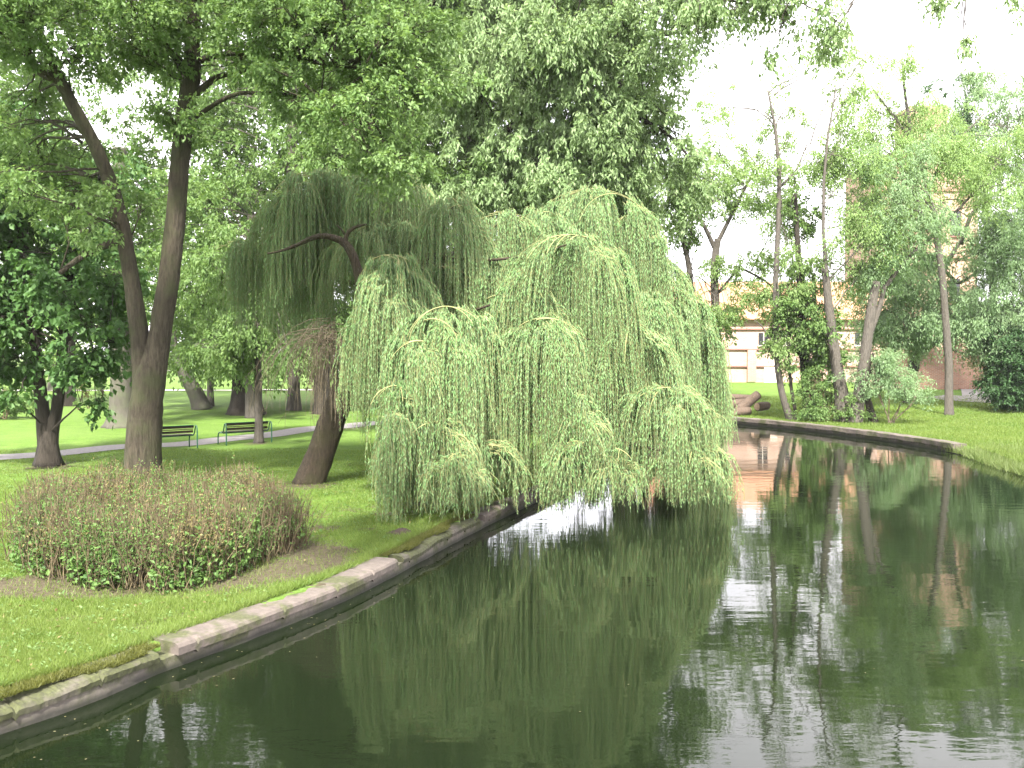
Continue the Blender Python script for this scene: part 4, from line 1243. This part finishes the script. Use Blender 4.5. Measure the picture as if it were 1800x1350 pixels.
# ------------------------------------------------------------------ hedge
hd = empty("hedge", (hc[0], hc[1], 0), "waist high clipped hedge with dry brown top and green leafy foot beside the water", "hedge")
hb = np.vstack([h_front, [h_front[-1] + [0.25, 1.2]], [G(470, 925)[:2]], [G(380, 900)[:2]], [G(60, 915)[:2]], [h_front[0] + [-0.25, 1.0]]])


def in_poly(pts, poly):
    ins = np.zeros(len(pts), bool)
    n = len(poly)
    for i in range(n):
        a, b_ = poly[i], poly[(i + 1) % n]
        c = (a[1] > pts[:, 1]) != (b_[1] > pts[:, 1])
        with np.errstate(divide='ignore', invalid='ignore'):
            xi = a[0] + (pts[:, 1] - a[1]) / (b_[1] - a[1]) * (b_[0] - a[0])
        ins ^= c & (pts[:, 0] < xi)
    return ins


def poly_dist(pts, poly):
    best = np.full(len(pts), 1e9)
    for i in range(len(poly)):
        a, b_ = poly[i], poly[(i + 1) % len(poly)]
        e = b_ - a
        t = np.clip(((pts - a) @ e) / (e @ e), 0, 1)
        best = np.minimum(best, np.hypot(*(pts - a - t[:, None] * e).T))
    return best


def sample_poly(poly, n):
    lo, hi = poly.min(0), poly.max(0)
    out = np.zeros((0, 2))
    while len(out) < n:
        p = rng.uniform(lo, hi, (n * 2, 2))
        out = np.vstack([out, p[in_poly(p, poly)]])
    return out[:n]


HH = 0.92
def hedge_top(x, y):
    return HH + 0.08 * np.sin(x * 2.3) + 0.07 * np.sin(x * 5.1 + y * 3) + 0.05 * np.cos(y * 4.2)


N = 5200
xy = sample_poly(hb, N)
ed = poly_dist(xy, hb)
keep = (ed < 0.75) | (rng.uniform(size=N) < 0.5)
xy = xy[keep]; ed = ed[keep]; N = len(xy)
top = hedge_top(xy[:, 0], xy[:, 1]) * (0.86 + 0.14 * sm(0, 0.3, ed)) + rng.normal(0, 0.09, N)
t = np.linspace(0, 1, 6)[None]
base = np.c_[xy + rng.normal(0, 0.05, (N, 2)), np.zeros(N)]
lean = rng.normal(0, 0.16, (N, 2))
pts = np.empty((N, 6, 3))
pts[..., 0] = base[:, 0:1] + lean[:, 0:1] * t + rng.normal(0, 0.02, (N, 6))
pts[..., 1] = base[:, 1:2] + lean[:, 1:2] * t + rng.normal(0, 0.02, (N, 6))
pts[..., 2] = t * top[:, None]
g = Geo()
tubes(g, pts, np.full((N, 1), 0.0065) * np.linspace(1.2, 0.6, 6)[None], 3)
# side shoots near the clipped top and face
n2 = 11000
pk = rng.integers(0, N, n2)
uu = rng.uniform(0.35, 1.0, n2)
s0 = pts[pk, np.minimum((uu * 5).astype(int), 5)]
dirs = unit(rng.normal(0, 0.55, (n2, 3)) + np.array([0, 0, 0.75]))
ln = rng.uniform(0.06, 0.22, n2)
sp_ = s0[:, None] + dirs[:, None] * (ln[:, None] * np.linspace(0, 1, 3)[None])[..., None]
tubes(g, sp_, np.full((n2, 1), 0.0045) * np.array([[1, .8, .5]]), 3)
g.build("stems", M['twig'], hd, loc=(hc[0], hc[1], 0))
g = Geo()
# dry brown small leaves on top, green ones towards the foot
n3 = 62000
pk = rng.integers(0, N, n3)
uu = rng.uniform(0.25, 1.0, n3) ** 0.6
pos = pts[pk, np.minimum((uu * 5).astype(int), 5)] + rng.normal(0, 0.055, (n3, 3))
hole = np.sin(pos[:, 0] * 3.7 + pos[:, 2] * 4) * np.sin(pos[:, 2] * 5.1 + pos[:, 0] * 2.2)
kp = (hole < 0.25 + 0.6 * rng.uniform(size=n3)) | (pos[:, 2] > 0.78)
pos = pos[kp]; n3 = len(pos)
patch = np.sin(pos[:, 0] * 2.1 + 0.6) * np.cos(pos[:, 1] * 1.7) + 0.5 * np.sin(pos[:, 0] * 5.3)
dry = (patch + rng.normal(0, 0.55, n3) + (pos[:, 2] - 0.6) * 0.7) > 0.62
for k, mm in ((dry, 1), (~dry, 0)):
    n_ = int(k.sum())
    leaves(g, pos[k], unit(rng.normal(0, 0.6, (n_, 3)) + np.array([0, 0, 0.45])), unit(rng.normal(0, 0.6, (n_, 3)) + np.array([0, -.2, .8])), rng.uniform(0.025, 0.06, n_), rng.uniform(0.014, 0.030, n_), mm)
# loose shoots standing out of the clipped outline
ns_ = 320
q_ = sample_poly(hb, ns_)
ht = hedge_top(q_[:, 0], q_[:, 1]) * (0.72 + 0.28 * sm(0, 0.35, poly_dist(q_, hb)))
ll = rng.uniform(0.08, 0.30, ns_)
dv = unit(np.c_[rng.normal(0, .35, (ns_, 2)), np.ones(ns_)])
for k_ in range(14):
    f_ = k_ / 13.0
    leaves(g, np.c_[q_, ht - 0.08] + dv * (ll * (0.2 + f_))[:, None] + rng.normal(0, .015, (ns_, 3)), unit(dv * .5 + rng.normal(0, .6, (ns_, 3))), unit(rng.normal(0, .5, (ns_, 3)) + np.array([0, 0, 1])), rng.uniform(.03, .06, ns_), rng.uniform(.016, .03, ns_), 0 if k_ % 4 else 1)
# broader green leaves low on the front
n4 = 26000
xy4 = sample_poly(hb, n4 * 2)
e4 = poly_dist(xy4, hb)
xy4 = xy4[e4 < 0.45][:n4]
n4 = len(xy4)
z4 = np.abs(rng.normal(0, 0.30, n4))
xy4 = xy4 + rng.normal(0, 0.10, xy4.shape)
cl = np.sin(xy4[:, 0] * 4.0) + np.sin(xy4[:, 0] * 9.1 + 1) * 0.7
k = (cl + rng.normal(0, .5, n4) > -0.3) & (z4 < 0.85)
xy4, z4 = xy4[k], z4[k]; n4 = len(xy4)
leaves(g, np.c_[xy4, z4 + 0.03], unit(rng.normal(0, 0.8, (n4, 3)) + np.array([0, -.3, .1])), unit(rng.normal(0, 0.45, (n4, 3)) + np.array([0, -.25, 1])), rng.uniform(0.05, 0.10, n4), rng.uniform(0.035, 0.07, n4), 0)
g.build("foliage", [M['lf_hedge'], M['lf_hedge_dry']], hd, loc=(hc[0], hc[1], 0))

# ------------------------------------------------------------------ benches
M['green_paint'] = plain_mat('green_paint', (0.012, 0.060, 0.035), (0.02, 0.085, 0.05), 12, 0.4, 0.05, spec=0.5)
M['bench_wood'] = plain_mat('bench_wood', (0.012, 0.007, 0.005), (0.026, 0.015, 0.010), 14, 0.6, 0.2)
M['bench_wood_pale'] = plain_mat('bench_wood_pale', (0.09, 0.07, 0.04), (0.13, 0.10, 0.06), 14, 0.6, 0.2)
M['bench_seat'] = plain_mat('bench_seat_wood', (0.08, 0.065, 0.06), (0.13, 0.11, 0.10), 14, 0.6, 0.2)


def bench(px, py, left_end, label):
    """long axis is local X, the seat faces local +Y; the origin lies under the rear leg of one end"""
    root = empty("park_bench", G(px, py), label, "bench", "green framed benches along the path")
    root.rotation_euler = (0, 0, R(41))
    s = 1 if left_end else -1
    L = 1.75
    fr = [(0.0, -0.02), (0.0, 0.55), (0.02, 0.74), (0.08, 0.80), (0.14, 0.77), (0.20, 0.60), (0.25, 0.47), (0.31, 0.42), (0.48, 0.43), (0.60, 0.44), (0.67, 0.40), (0.70, 0.30), (0.71, -0.02)]
    for x in (0.0, s * L):
        g = Geo()
        p = np.array([[x, a, b] for a, b in fr])
        pp = resample(p, 34)
        tubes(g, pp[None], np.full((1, 34), 0.024), 8, cap=True)
        g.build("leg_frame", M['green_paint'], root, smooth=True)
    x0, x1 = (0.07, L - 0.07) if s > 0 else (-L + 0.07, -0.07)
    for k, (a, b, mm) in enumerate(((0.118, 0.73, 'bench_wood'), (0.152, 0.645, 'bench_wood_pale'), (0.182, 0.56, 'bench_wood'))):
        g = Geo()
        h = 0.085 if mm == 'bench_wood' else 0.04
        n = 10
        box(g, ((x0 + x1) / 2, a + 0.02, b), (x1 - x0, 0.026, h))
        g.build("back_slat", M[mm], root)
    for k in range(4):
        g = Geo(); box(g, ((x0 + x1) / 2, 0.33 + k * 0.085, 0.452), (x1 - x0, 0.068, 0.026))
        g.build("seat_slat", M['bench_seat'], root)
    g = Geo()
    for (a, b) in ((0.30, 0.425), (0.60, 0.425)):
        box(g, ((x0 + x1) / 2, a, b - 0.012), (x1 - x0 + 0.12, 0.03, 0.03))
    box(g, ((x0 + x1) / 2, 0.105, 0.785), (x1 - x0 + 0.10, 0.025, 0.02))
    g.build("rail", M['green_paint'], root)
    return root


bench(347, 787, False, "green framed park bench partly hidden by the big forked trunk")
bench(398, 783, True, "green framed park bench beside the slim pale trunk")

# ------------------------------------------------------------------ small growth on the lawn
bush("rounded bush at the lawn edge beside the maple", fan(10, 738, 47, [(-20, 700), (0, 690), (25, 700), (10, 680)]),
     [(5, 710, 47, 32, 28, 1.2, 1.1), (-40, 700, 47, 40, 40, 1.3, 1)], M['lf_big'], M['twig'], (0.13, 0.07), 50, 0.42, 1.3)
sap = [(143, 704, 64, 12, 26, "twiggy sapling with upright stems on the sunny lawn"), (180, 702, 66, 10, 20, "small dark leaved sapling on the sunny lawn near the grey trunk"),
       (155, 718, 57, 6, 10, "knee high sapling between the maple and the grey trunk"), (137, 722, 55, 4, 6, "tiny shrub tuft in the sunny grass")]
for px, py, d, hw, hh, lab in sap:
    bush(lab, fan(px, py, d, [(px - hw * .6, py - hh * 1.6), (px, py - hh * 1.9), (px + hw * .6, py - hh * 1.5), (px + 1, py - hh)]),
         [(px, py - hh, d, hw, hh * .8, .4, .8)], M['lf_big'] if hw != 12 else M['lf_hedge_dry'], M['twig'], (0.13, 0.06), 22, 0.3, .9, name="sapling", cat="sapling")

# ------------------------------------------------------------------ soil mound, logs
g = Geo()
mc_ = G(706, 937)
n = 14
ring = []
for k in range(5):
    r = 0.24 * (k / 4.0)
    z = 0.085 * math.cos(k / 4.0 * math.pi / 2) ** 1.3
    for j in range(n):
        a = 2 * math.pi * j / n
        rr = r * (1 + 0.15 * math.sin(3 * a + k))
        ring.append((mc_[0] + rr * math.cos(a) * 1.2, mc_[1] + rr * math.sin(a), z + hfun(mc_[0], mc_[1]) - 0.012 + (rng.normal(0, .008) if k < 4 else 0)))
q = [(k * n + j, k * n + (j + 1) % n, (k + 1) * n + (j + 1) % n, (k + 1) * n + j) for k in range(4) for j in range(n)]
g.add(ring, q)
M['soil'] = plain_mat('dark_soil', (0.018, 0.013, 0.010), (0.055, 0.040, 0.030), 40, 0.95, 0.8)
tag(g.build("soil_mound", M['soil'], smooth=True), "low dark molehill in the grass near the mossy wall", "molehill")

M['cut_wood'] = plain_mat('cut_wood', (0.20, 0.13, 0.09), (0.34, 0.25, 0.18), 20, 0.8, 0.3)
M['log_bark'] = bark_mat('log_bark', (0.05, 0.036, 0.028), (0.15, 0.11, 0.085), 5, 1.0)
logs = [((1297, 722, 50), (1332, 694, 50.6), 0.26, "thick cut log propped up at a slant on the far bank pile"),
        ((1331, 715, 49.5), (1349, 713, 49.9), 0.23, "short stubby log lying at the end of the pile nearest the trees"),
        ((1284, 712, 50.6), (1312, 708, 51), 0.24, "weathered log lying behind the slanted one"),
        ((1290, 725, 49.4), (1318, 722, 49.6), 0.22, "dark log lying lowest at the wall edge"),
        ((1283, 699, 51.2), (1318, 700, 51.4), 0.20, "reddish log resting on top of the pile")]
for a, b_, r, lab in logs:
    pa, pb = P(*a), P(*b_)
    root = empty("log", (pa + pb) / 2, lab, "log")
    g = Geo(); bark_tube(g, [pa, (pa + pb) / 2, pb], [r, r * 1.03, r * .97], 14, K=8, rough=0.05)
    g.build("bark", M['log_bark'], root, smooth=True, loc=(pa + pb) / 2)
    t_ = unit(pb - pa)
    for e, sgn in ((pa, -1), (pb, 1)):
        g = Geo()
        tubes(g, np.array([e + t_ * sgn * 0.004, e + t_ * sgn * 0.02])[None], np.full((1, 2), r * 0.86), 14, cap=True)
        g.build("sawn_end", M['cut_wood'], root, loc=(pa + pb) / 2)

# ------------------------------------------------------------------ buildings across the water
def brick_mat(name, c1, c2, mortar, scale):
    m, nt, out = new_mat(name)
    tc = nd(nt, "ShaderNodeTexCoord")
    sp = nd(nt, "ShaderNodeSeparateXYZ"); nt.links.new(tc.outputs["Object"], sp.inputs[0])
    add = nd(nt, "ShaderNodeMath", operation='ADD'); nt.links.new(sp.outputs[0], add.inputs[0]); nt.links.new(sp.outputs[1], add.inputs[1])
    cb = nd(nt, "ShaderNodeCombineXYZ"); nt.links.new(add.outputs[0], cb.inputs[0]); nt.links.new(sp.outputs[2], cb.inputs[1])
    bt = nd(nt, "ShaderNodeTexBrick")
    bt.inputs["Color1"].default_value = (*c1, 1); bt.inputs["Color2"].default_value = (*c2, 1); bt.inputs["Mortar"].default_value = (*mortar, 1)
    bt.inputs["Scale"].default_value = scale; bt.inputs["Mortar Size"].default_value = 0.015
    bt.inputs["Brick Width"].default_value = 0.28; bt.inputs["Row Height"].default_value = 0.09
    nt.links.new(cb.outputs[0], bt.inputs["Vector"])
    n1 = noise(nt, tc.outputs["Object"], 0.6, 7, 0.65)
    col = mixc(nt, 0.75, bt.outputs["Color"], ramp(nt, n1, [(0.3, (0.55, 0.53, 0.50)), (0.7, (1.1, 1.08, 1.05))]), 'MULTIPLY')
    b = nd(nt, "ShaderNodeBsdfPrincipled"); b.inputs["Roughness"].default_value = 0.9
    nt.links.new(col, b.inputs["Base Color"]); nt.links.new(b.outputs[0], out.inputs[0])
    return m


M['brick_pale'] = brick_mat('pale_brick', (0.36, 0.215, 0.175), (0.44, 0.29, 0.24), (0.40, 0.33, 0.29), 1.0)
M['brick_orange'] = brick_mat('orange_brick', (0.34, 0.19, 0.125), (0.40, 0.245, 0.17), (0.36, 0.29, 0.25), 1.0)
M['brick_red'] = brick_mat('old_red_brick', (0.24, 0.10, 0.065), (0.33, 0.16, 0.105), (0.30, 0.25, 0.21), 1.0)
M['roof_tile'] = plain_mat('orange_tile', (0.27, 0.135, 0.08), (0.36, 0.20, 0.125), 3, 0.8, 0.2)
M['render'] = plain_mat('pale_render', (0.55, 0.48, 0.44), (0.66, 0.60, 0.56), 1.2, 0.9, 0.1)
M['dark_glass'] = plain_mat('dark_opening', (0.02, 0.02, 0.025), (0.035, 0.035, 0.04), 3, 0.2, 0)
M['ledge'] = plain_mat('ledge_brick', (0.16, 0.075, 0.06), (0.22, 0.11, 0.09), 4, 0.9, 0.1)

# long pale building
bx0, bx1, byf, gz = 12.0, 30.0, 77.0, 0.95
root = empty("brick_house", (21, byf, gz), "long low house with pale sunlit wall and orange tiled roof behind the logs", "house")


def hp(g, name, mat, smooth=False):
    return g.build(name, mat, root, smooth=smooth, loc=root.location)


g = Geo(); box(g, (21, byf + 4, gz + 2.4), (18, 8, 5.6)); hp(g, "wall", M['brick_pale'])
g = Geo()
z0, z1 = gz + 5.2, gz + 8.6
rv = [(11.4, byf - .5, z0), (30.6, byf - .5, z0), (30.6, byf + 8.5, z0), (11.4, byf + 8.5, z0), (11.4, byf + 4, z1), (30.6, byf + 4, z1), ]
g.add(rv, [(0, 1, 5, 4), (2, 3, 4, 5), (0, 3, 2, 1)], [(0, 4, 3), (1, 2, 5)])
hp(g, "roof", M['roof_tile'])
for z in (1.35, 2.75, 4.4):
    g = Geo(); box(g, (21, byf - 0.06, gz + z), (18.1, 0.16, 0.10)); hp(g, "string_course", M['ledge'])
for x in (14.3, 19.6, 25.0):
    g = Geo(); box(g, (x, byf - 0.15, gz + 1.4), (0.7, 0.34, 2.6)); hp(g, "buttress", M['brick_orange'])
for x in (13.2, 16.5, 20.6, 22.4, 26.3, 28.5):
    f = Geo(); box(f, (x, byf - 0.03, gz + 3.6), (0.8, 0.10, 1.0)); fo = hp(f, "window", M['dark_glass'])
    s_ = Geo()
    box(s_, (x, byf - 0.09, gz + 3.06), (1.0, 0.16, 0.08)); box(s_, (x, byf - 0.085, gz + 3.6), (0.06, 0.02, 1.0))
    so = s_.build("frame", M['render'], fo, loc=root.location)
f = Geo(); box(f, (21.2, byf - 0.05, gz + 1.0), (1.1, 0.16, 1.9)); hp(f, "door", M['render'])

# tall brick tower
tx0, tx1, tyf, tgz = 31.5, 41.5, 84.0, 0.95
root = empty("brick_tower", (37.0, tyf, tgz), "tall salmon brick tower showing in gaps between the pale foliage", "tower")
g = Geo(); box(g, (37.0, tyf + 4, tgz + 9.6), (9.0, 8, 20)); hp(g, "wall", M['brick_orange'])
g = Geo(); box(g, (37.0, tyf + 1.6, tgz + 22.0), (3.4, 3.2, 4.8)); hp(g, "turret", M['brick_orange'])
g = Geo(); box(g, (37.0, tyf + 0.3, tgz + 19.85), (9.3, 0.7, 0.5)); hp(g, "parapet", M['brick_red'])
for z in (8, 14):
    for x in (34.5, 39.5):
        f = Geo(); box(f, (x, tyf - 0.02, tgz + z), (0.9, 0.12, 2.2)); fo = hp(f, "window", M['dark_glass'])
        g = Geo(); box(g, (x, tyf - 0.09, tgz + z - 1.16), (1.2, 0.2, 0.12)); g.build("sill", M['ledge'], fo, loc=root.location)
for z in (5.5, 11, 17):
    g = Geo(); box(g, (37.0, tyf - 0.07, tgz + z), (9.3, 0.2, 0.3)); hp(g, "string_course", M['brick_red'])
# brick ruin wall
g = Geo()
ry = 67.0
rz = float(hfun(30, ry))
for k in range(26):
    x = 27.2 + k * 0.28
    top_ = 3.2 + 0.5 * math.sin(k * 0.9) + 0.35 * math.sin(k * 2.3) - (0.9 if k < 4 else 0)
    box(g, (x, ry + 0.3, rz + top_ / 2 - 0.2), (0.28, 0.6, top_ + 0.2))
for k in range(9):
    if k % 2 == 0:
        box(g, (34.55, ry + 0.3, rz + 0.4 + k * 0.32), (0.5, 0.56, 0.3))
for x in (28.6, 31.4):
    box(g, (x, ry - 0.12, rz + 1.0), (0.7, 0.26, 2.3))
tag(g.build("brick_wall", M['brick_red']), "ruined red brown brick wall with ragged top and toothed end by the gravel path", "wall")
# small dark post by the ruin
pb_ = P(1727, 672, 65); pb_[2] = float(hfun(pb_[0], pb_[1]))
root = empty("bollard", pb_, "small dark post standing before the ruined brick wall", "post")
M['black_paint'] = plain_mat('black_paint', (0.01, 0.01, 0.012), (0.02, 0.02, 0.022), 10, 0.5, 0.05)
g = Geo(); tubes(g, np.array([[0, 0, -.05], [0, 0, .2], [0, 0, .62]])[None], np.array([[.13, .11, .10]]), 12, cap=True); g.build("post", M['black_paint'], root)
g = Geo(); tubes(g, np.array([[0, 0, .62], [0, 0, .68], [0, 0, .76], [0, 0, .80]])[None], np.array([[.13, .14, .10, .03]]), 12, cap=True); g.build("cap", M['ledge'], root)

# ------------------------------------------------------------------ grass
def grass(name, n, sampler, h, w, mat, lean=0.35):
    xy = sampler(n)
    z = None
    g = Geo()
    N = len(xy)
    z = hfun(xy[:, 0], xy[:, 1])
    base = np.c_[xy, z]
    az = rng.uniform(0, 2 * np.pi, N)
    s = np.stack([np.cos(az), np.sin(az), np.zeros(N)], 1)
    hh = (h * rng.uniform(0.5, 1.3, N))[:, None]
    ww = (w * rng.uniform(0.7, 1.3, N))[:, None]
    tip = base + np.array([0, 0, 1.0]) * hh + rng.normal(0, lean, (N, 3)) * hh * np.array([1, 1, .3])
    v = np.stack([base - s * ww / 2, base + s * ww / 2, tip], 1).reshape(-1, 3)
    g.add(v, None, np.arange(N * 3).reshape(N, 3))
    return tag(g.build(name, mat), kind="stuff")


M['grass'] = leaf_mat('grass_blades', (0.055, 0.105, 0.016), (0.095, 0.165, 0.028), (0.175, 0.225, 0.06), 0.42)
M['grass_dry'] = leaf_mat('long_grass', (0.06, 0.11, 0.025), (0.10, 0.15, 0.04), (0.17, 0.21, 0.08), 0.4)
path_line = dens_line(np.array(near_path), 0.8)


def lawn_samples(n, ylo, yhi, pxlo, pxhi, falloff=1.0):
    # uniform in picture-like space so that density falls with distance
    out = np.zeros((0, 2))
    while len(out) < n:
        k = n * 2
        iy = rng.uniform(CH * F / yhi, CH * F / ylo, k)
        d = CH * F / iy
        px = rng.uniform(pxlo, pxhi, k)
        p = np.c_[(px - 900) / F * d, d]
        sd, isn = pond_sd(p[:, 0], p[:, 1])
        dp = np.min(np.hypot(p[:, 0:1] - path_line[None, :, 0], p[:, 1:2] - path_line[None, :, 1]), axis=1)
        soil = soil_mask(p[:, 0], p[:, 1])
        wear = 0.55 + 0.45 * np.sin(p[:, 0] * 1.7 + np.sin(p[:, 1] * 1.1) * 1.5) * np.sin(p[:, 1] * 1.3 + np.sin(p[:, 0] * 0.9) * 1.4)
        ok = (rng.uniform(size=k) < 0.25 + wear) & (sd > 0.36) & (dp > 0.95) & (rng.uniform(size=k) > np.clip(soil * 1.1 - 0.1, 0, 0.93))
        out = np.vstack([out, p[ok]])
    return out[:n]


grass("grass", 170000, lambda n: lawn_samples(n, 8.0, 17, -120, 950), 0.06, 0.009, M['grass'], 0.5)
grass("grass", 110000, lambda n: lawn_samples(n, 17, 32, -120, 1000), 0.05, 0.016, M['grass'])


def kerb_edge(n):
    k = rng.integers(0, len(LEFT) - 1, n * 2)
    t = unit(np.gradient(LEFT, axis=0)); nrm = np.stack([-t[:, 1], t[:, 0]], 1)
    p = LEFT[k] + t[k] * rng.uniform(-.12, .12, (len(k), 1)) + nrm[k] * (0.36 + np.abs(rng.normal(0, 0.10, (len(k), 1))))
    return p[(p[:, 1] > 8) & (p[:, 1] < 30)][:n]


grass("grass_fringe", 20000, kerb_edge, 0.085, 0.010, M['grass'], 0.6)


def moss_edge(n):
    k = np.where((LEFT[:, 1] < y_a - 0.05) & (LEFT[:, 1] > 6.5) | (LEFT[:, 1] > y_b + .1) & (LEFT[:, 1] < y_c))[0]
    k = rng.choice(k, n)
    t = unit(np.gradient(LEFT, axis=0)); nrm = np.stack([-t[:, 1], t[:, 0]], 1)
    w = 0.14 + 0.14 * np.sin(LEFT[k, 1] * 3.1) * np.sin(LEFT[k, 1] * 1.3 + 1)
    return LEFT[k] + t[k] * rng.uniform(-.13, .13, (n, 1)) + nrm[k] * (w + np.abs(rng.normal(0, 0.14, n)))[:, None]


M['moss'] = leaf_mat('moss_tufts', (0.035, 0.042, 0.010), (0.065, 0.078, 0.016), (0.12, 0.125, 0.03), 0.3)
grass("moss", 30000, moss_edge, 0.045, 0.010, M['moss'], 0.7)


def rbank(n):
    out = np.zeros((0, 2))
    while len(out) < n:
        iy = rng.uniform(CH * F / 62, CH * F / 27, n * 2)
        d = CH * F / iy
        px = rng.uniform(1270, 1830, n * 2)
        p = np.c_[(px - 900) / F * d, d]
        sd, isn = pond_sd(p[:, 0], p[:, 1])
        out = np.vstack([out, p[(sd > 0.45)]])
    return out[:n]


grass("grass", 90000, rbank, 0.09, 0.03, M['grass'])


def shore(n):
    line = dens_line(np.vstack([RIGHT[-3:], nat[:3]]), 0.1)
    k = rng.integers(0, len(line), n)
    p = line[k] + np.c_[np.abs(rng.normal(0, 1.0, n)) - 0.1, rng.normal(0, .35, n)]
    return p


go = grass("long_grass", 14000, shore, 0.30, 0.022, M['grass_dry'], 0.4)
me = go.data
co = np.empty(len(me.vertices) * 3); me.vertices.foreach_get("co", co); co = co.reshape(-1, 3)
sd, _ = pond_sd(co[:, 0], co[:, 1])
co[:, 2] -= 0.22 * (1 - sm(0, 2.6, sd)) + 0.02
me.vertices.foreach_set("co", co.ravel().astype(np.float32)); me.update()

# fallen leaves and specks on the lawn
def litter(name, n, L, mat):
    xy = lawn_samples(n, 8.5, 30, -100, 950)
    g = Geo()
    leaves(g, np.c_[xy, hfun(xy[:, 0], xy[:, 1]) + rng.uniform(0.012, 0.05, n)], rng.normal(0, 1, (n, 3)) * [1, 1, .2], np.array([0, 0, 1.]) + rng.normal(0, .3, (n, 3)), L * rng.uniform(.6, 1.3, n), L * .6 * rng.uniform(.6, 1.2, n))
    return tag(g.build(name, mat), kind="stuff")


litter("leaf_litter", 900, 0.06, M['lf_hedge_dry'])
# broad leaved weeds and clover between the grass
q_ = lawn_samples(520, 8.5, 26, -100, 950)
g = Geo()
q_ = np.repeat(q_, 8, 0) + rng.normal(0, .035, (4160, 2))
n = len(q_); az = rng.uniform(0, 6.28, n)
leaves(g, np.c_[q_, hfun(q_[:, 0], q_[:, 1]) + rng.uniform(.01, .05, n)], np.c_[np.cos(az), np.sin(az), rng.uniform(.1, .7, n)], np.array([0, 0, 1.]) + rng.normal(0, .2, (n, 3)), rng.uniform(.03, .07, n), rng.uniform(.02, .035, n))
tag(g.build("weeds", M['lf_big']), kind="stuff")
# bits of leaf and seed fluff drifting on the water, more of it along the wall
nf = 420
k = rng.integers(0, len(LEFT), nf)
t_ = unit(np.gradient(LEFT, axis=0)); nrm_ = np.stack([-t_[:, 1], t_[:, 0]], 1)
q_ = LEFT[k] - nrm_[k] * np.abs(rng.normal(0.02, 0.5, nf))[:, None]
fx = np.c_[rng.uniform(-4, 13, 260), rng.uniform(7, 40, 260)][:70]
q_ = np.vstack([q_, fx])
q_ = q_[pond_sd(q_[:, 0], q_[:, 1])[0] < -0.03]
g = Geo(); n = len(q_)
leaves(g, np.c_[q_, np.full(n, WZ + 0.004)], np.c_[rng.normal(0, 1, (n, 2)), np.zeros(n)], np.array([0, 0, 1.]) + rng.normal(0, .02, (n, 3)), rng.uniform(.015, .045, n), rng.uniform(.010, .022, n), 0, 0.02)
M['fluff'] = leaf_mat('floating_bits', (0.04, 0.04, 0.02), (0.09, 0.08, 0.035), (0.15, 0.14, 0.08), 0.1)
tag(g.build("floating_debris", M['fluff']), kind="stuff")

# ------------------------------------------------------------------ thin haze added for the pale veil of lens glare
m, nt, out = new_mat("glare_haze")
pv = nd(nt, "ShaderNodeVolumePrincipled")
pv.inputs["Color"].default_value = (0.95, 0.97, 1.0, 1)
pv.inputs["Density"].default_value = HAZE
pv.inputs["Anisotropy"].default_value = 0.0
nt.links.new(pv.outputs[0], out.inputs["Volume"])
g = Geo(); box(g, (0, 560, 20.4), (1300, 1400, 44.4))
hz_ = g.build("haze", m)
tag(hz_, kind="stuff")
print("FACES", sum(len(m.polygons) for m in bpy.data.meshes))
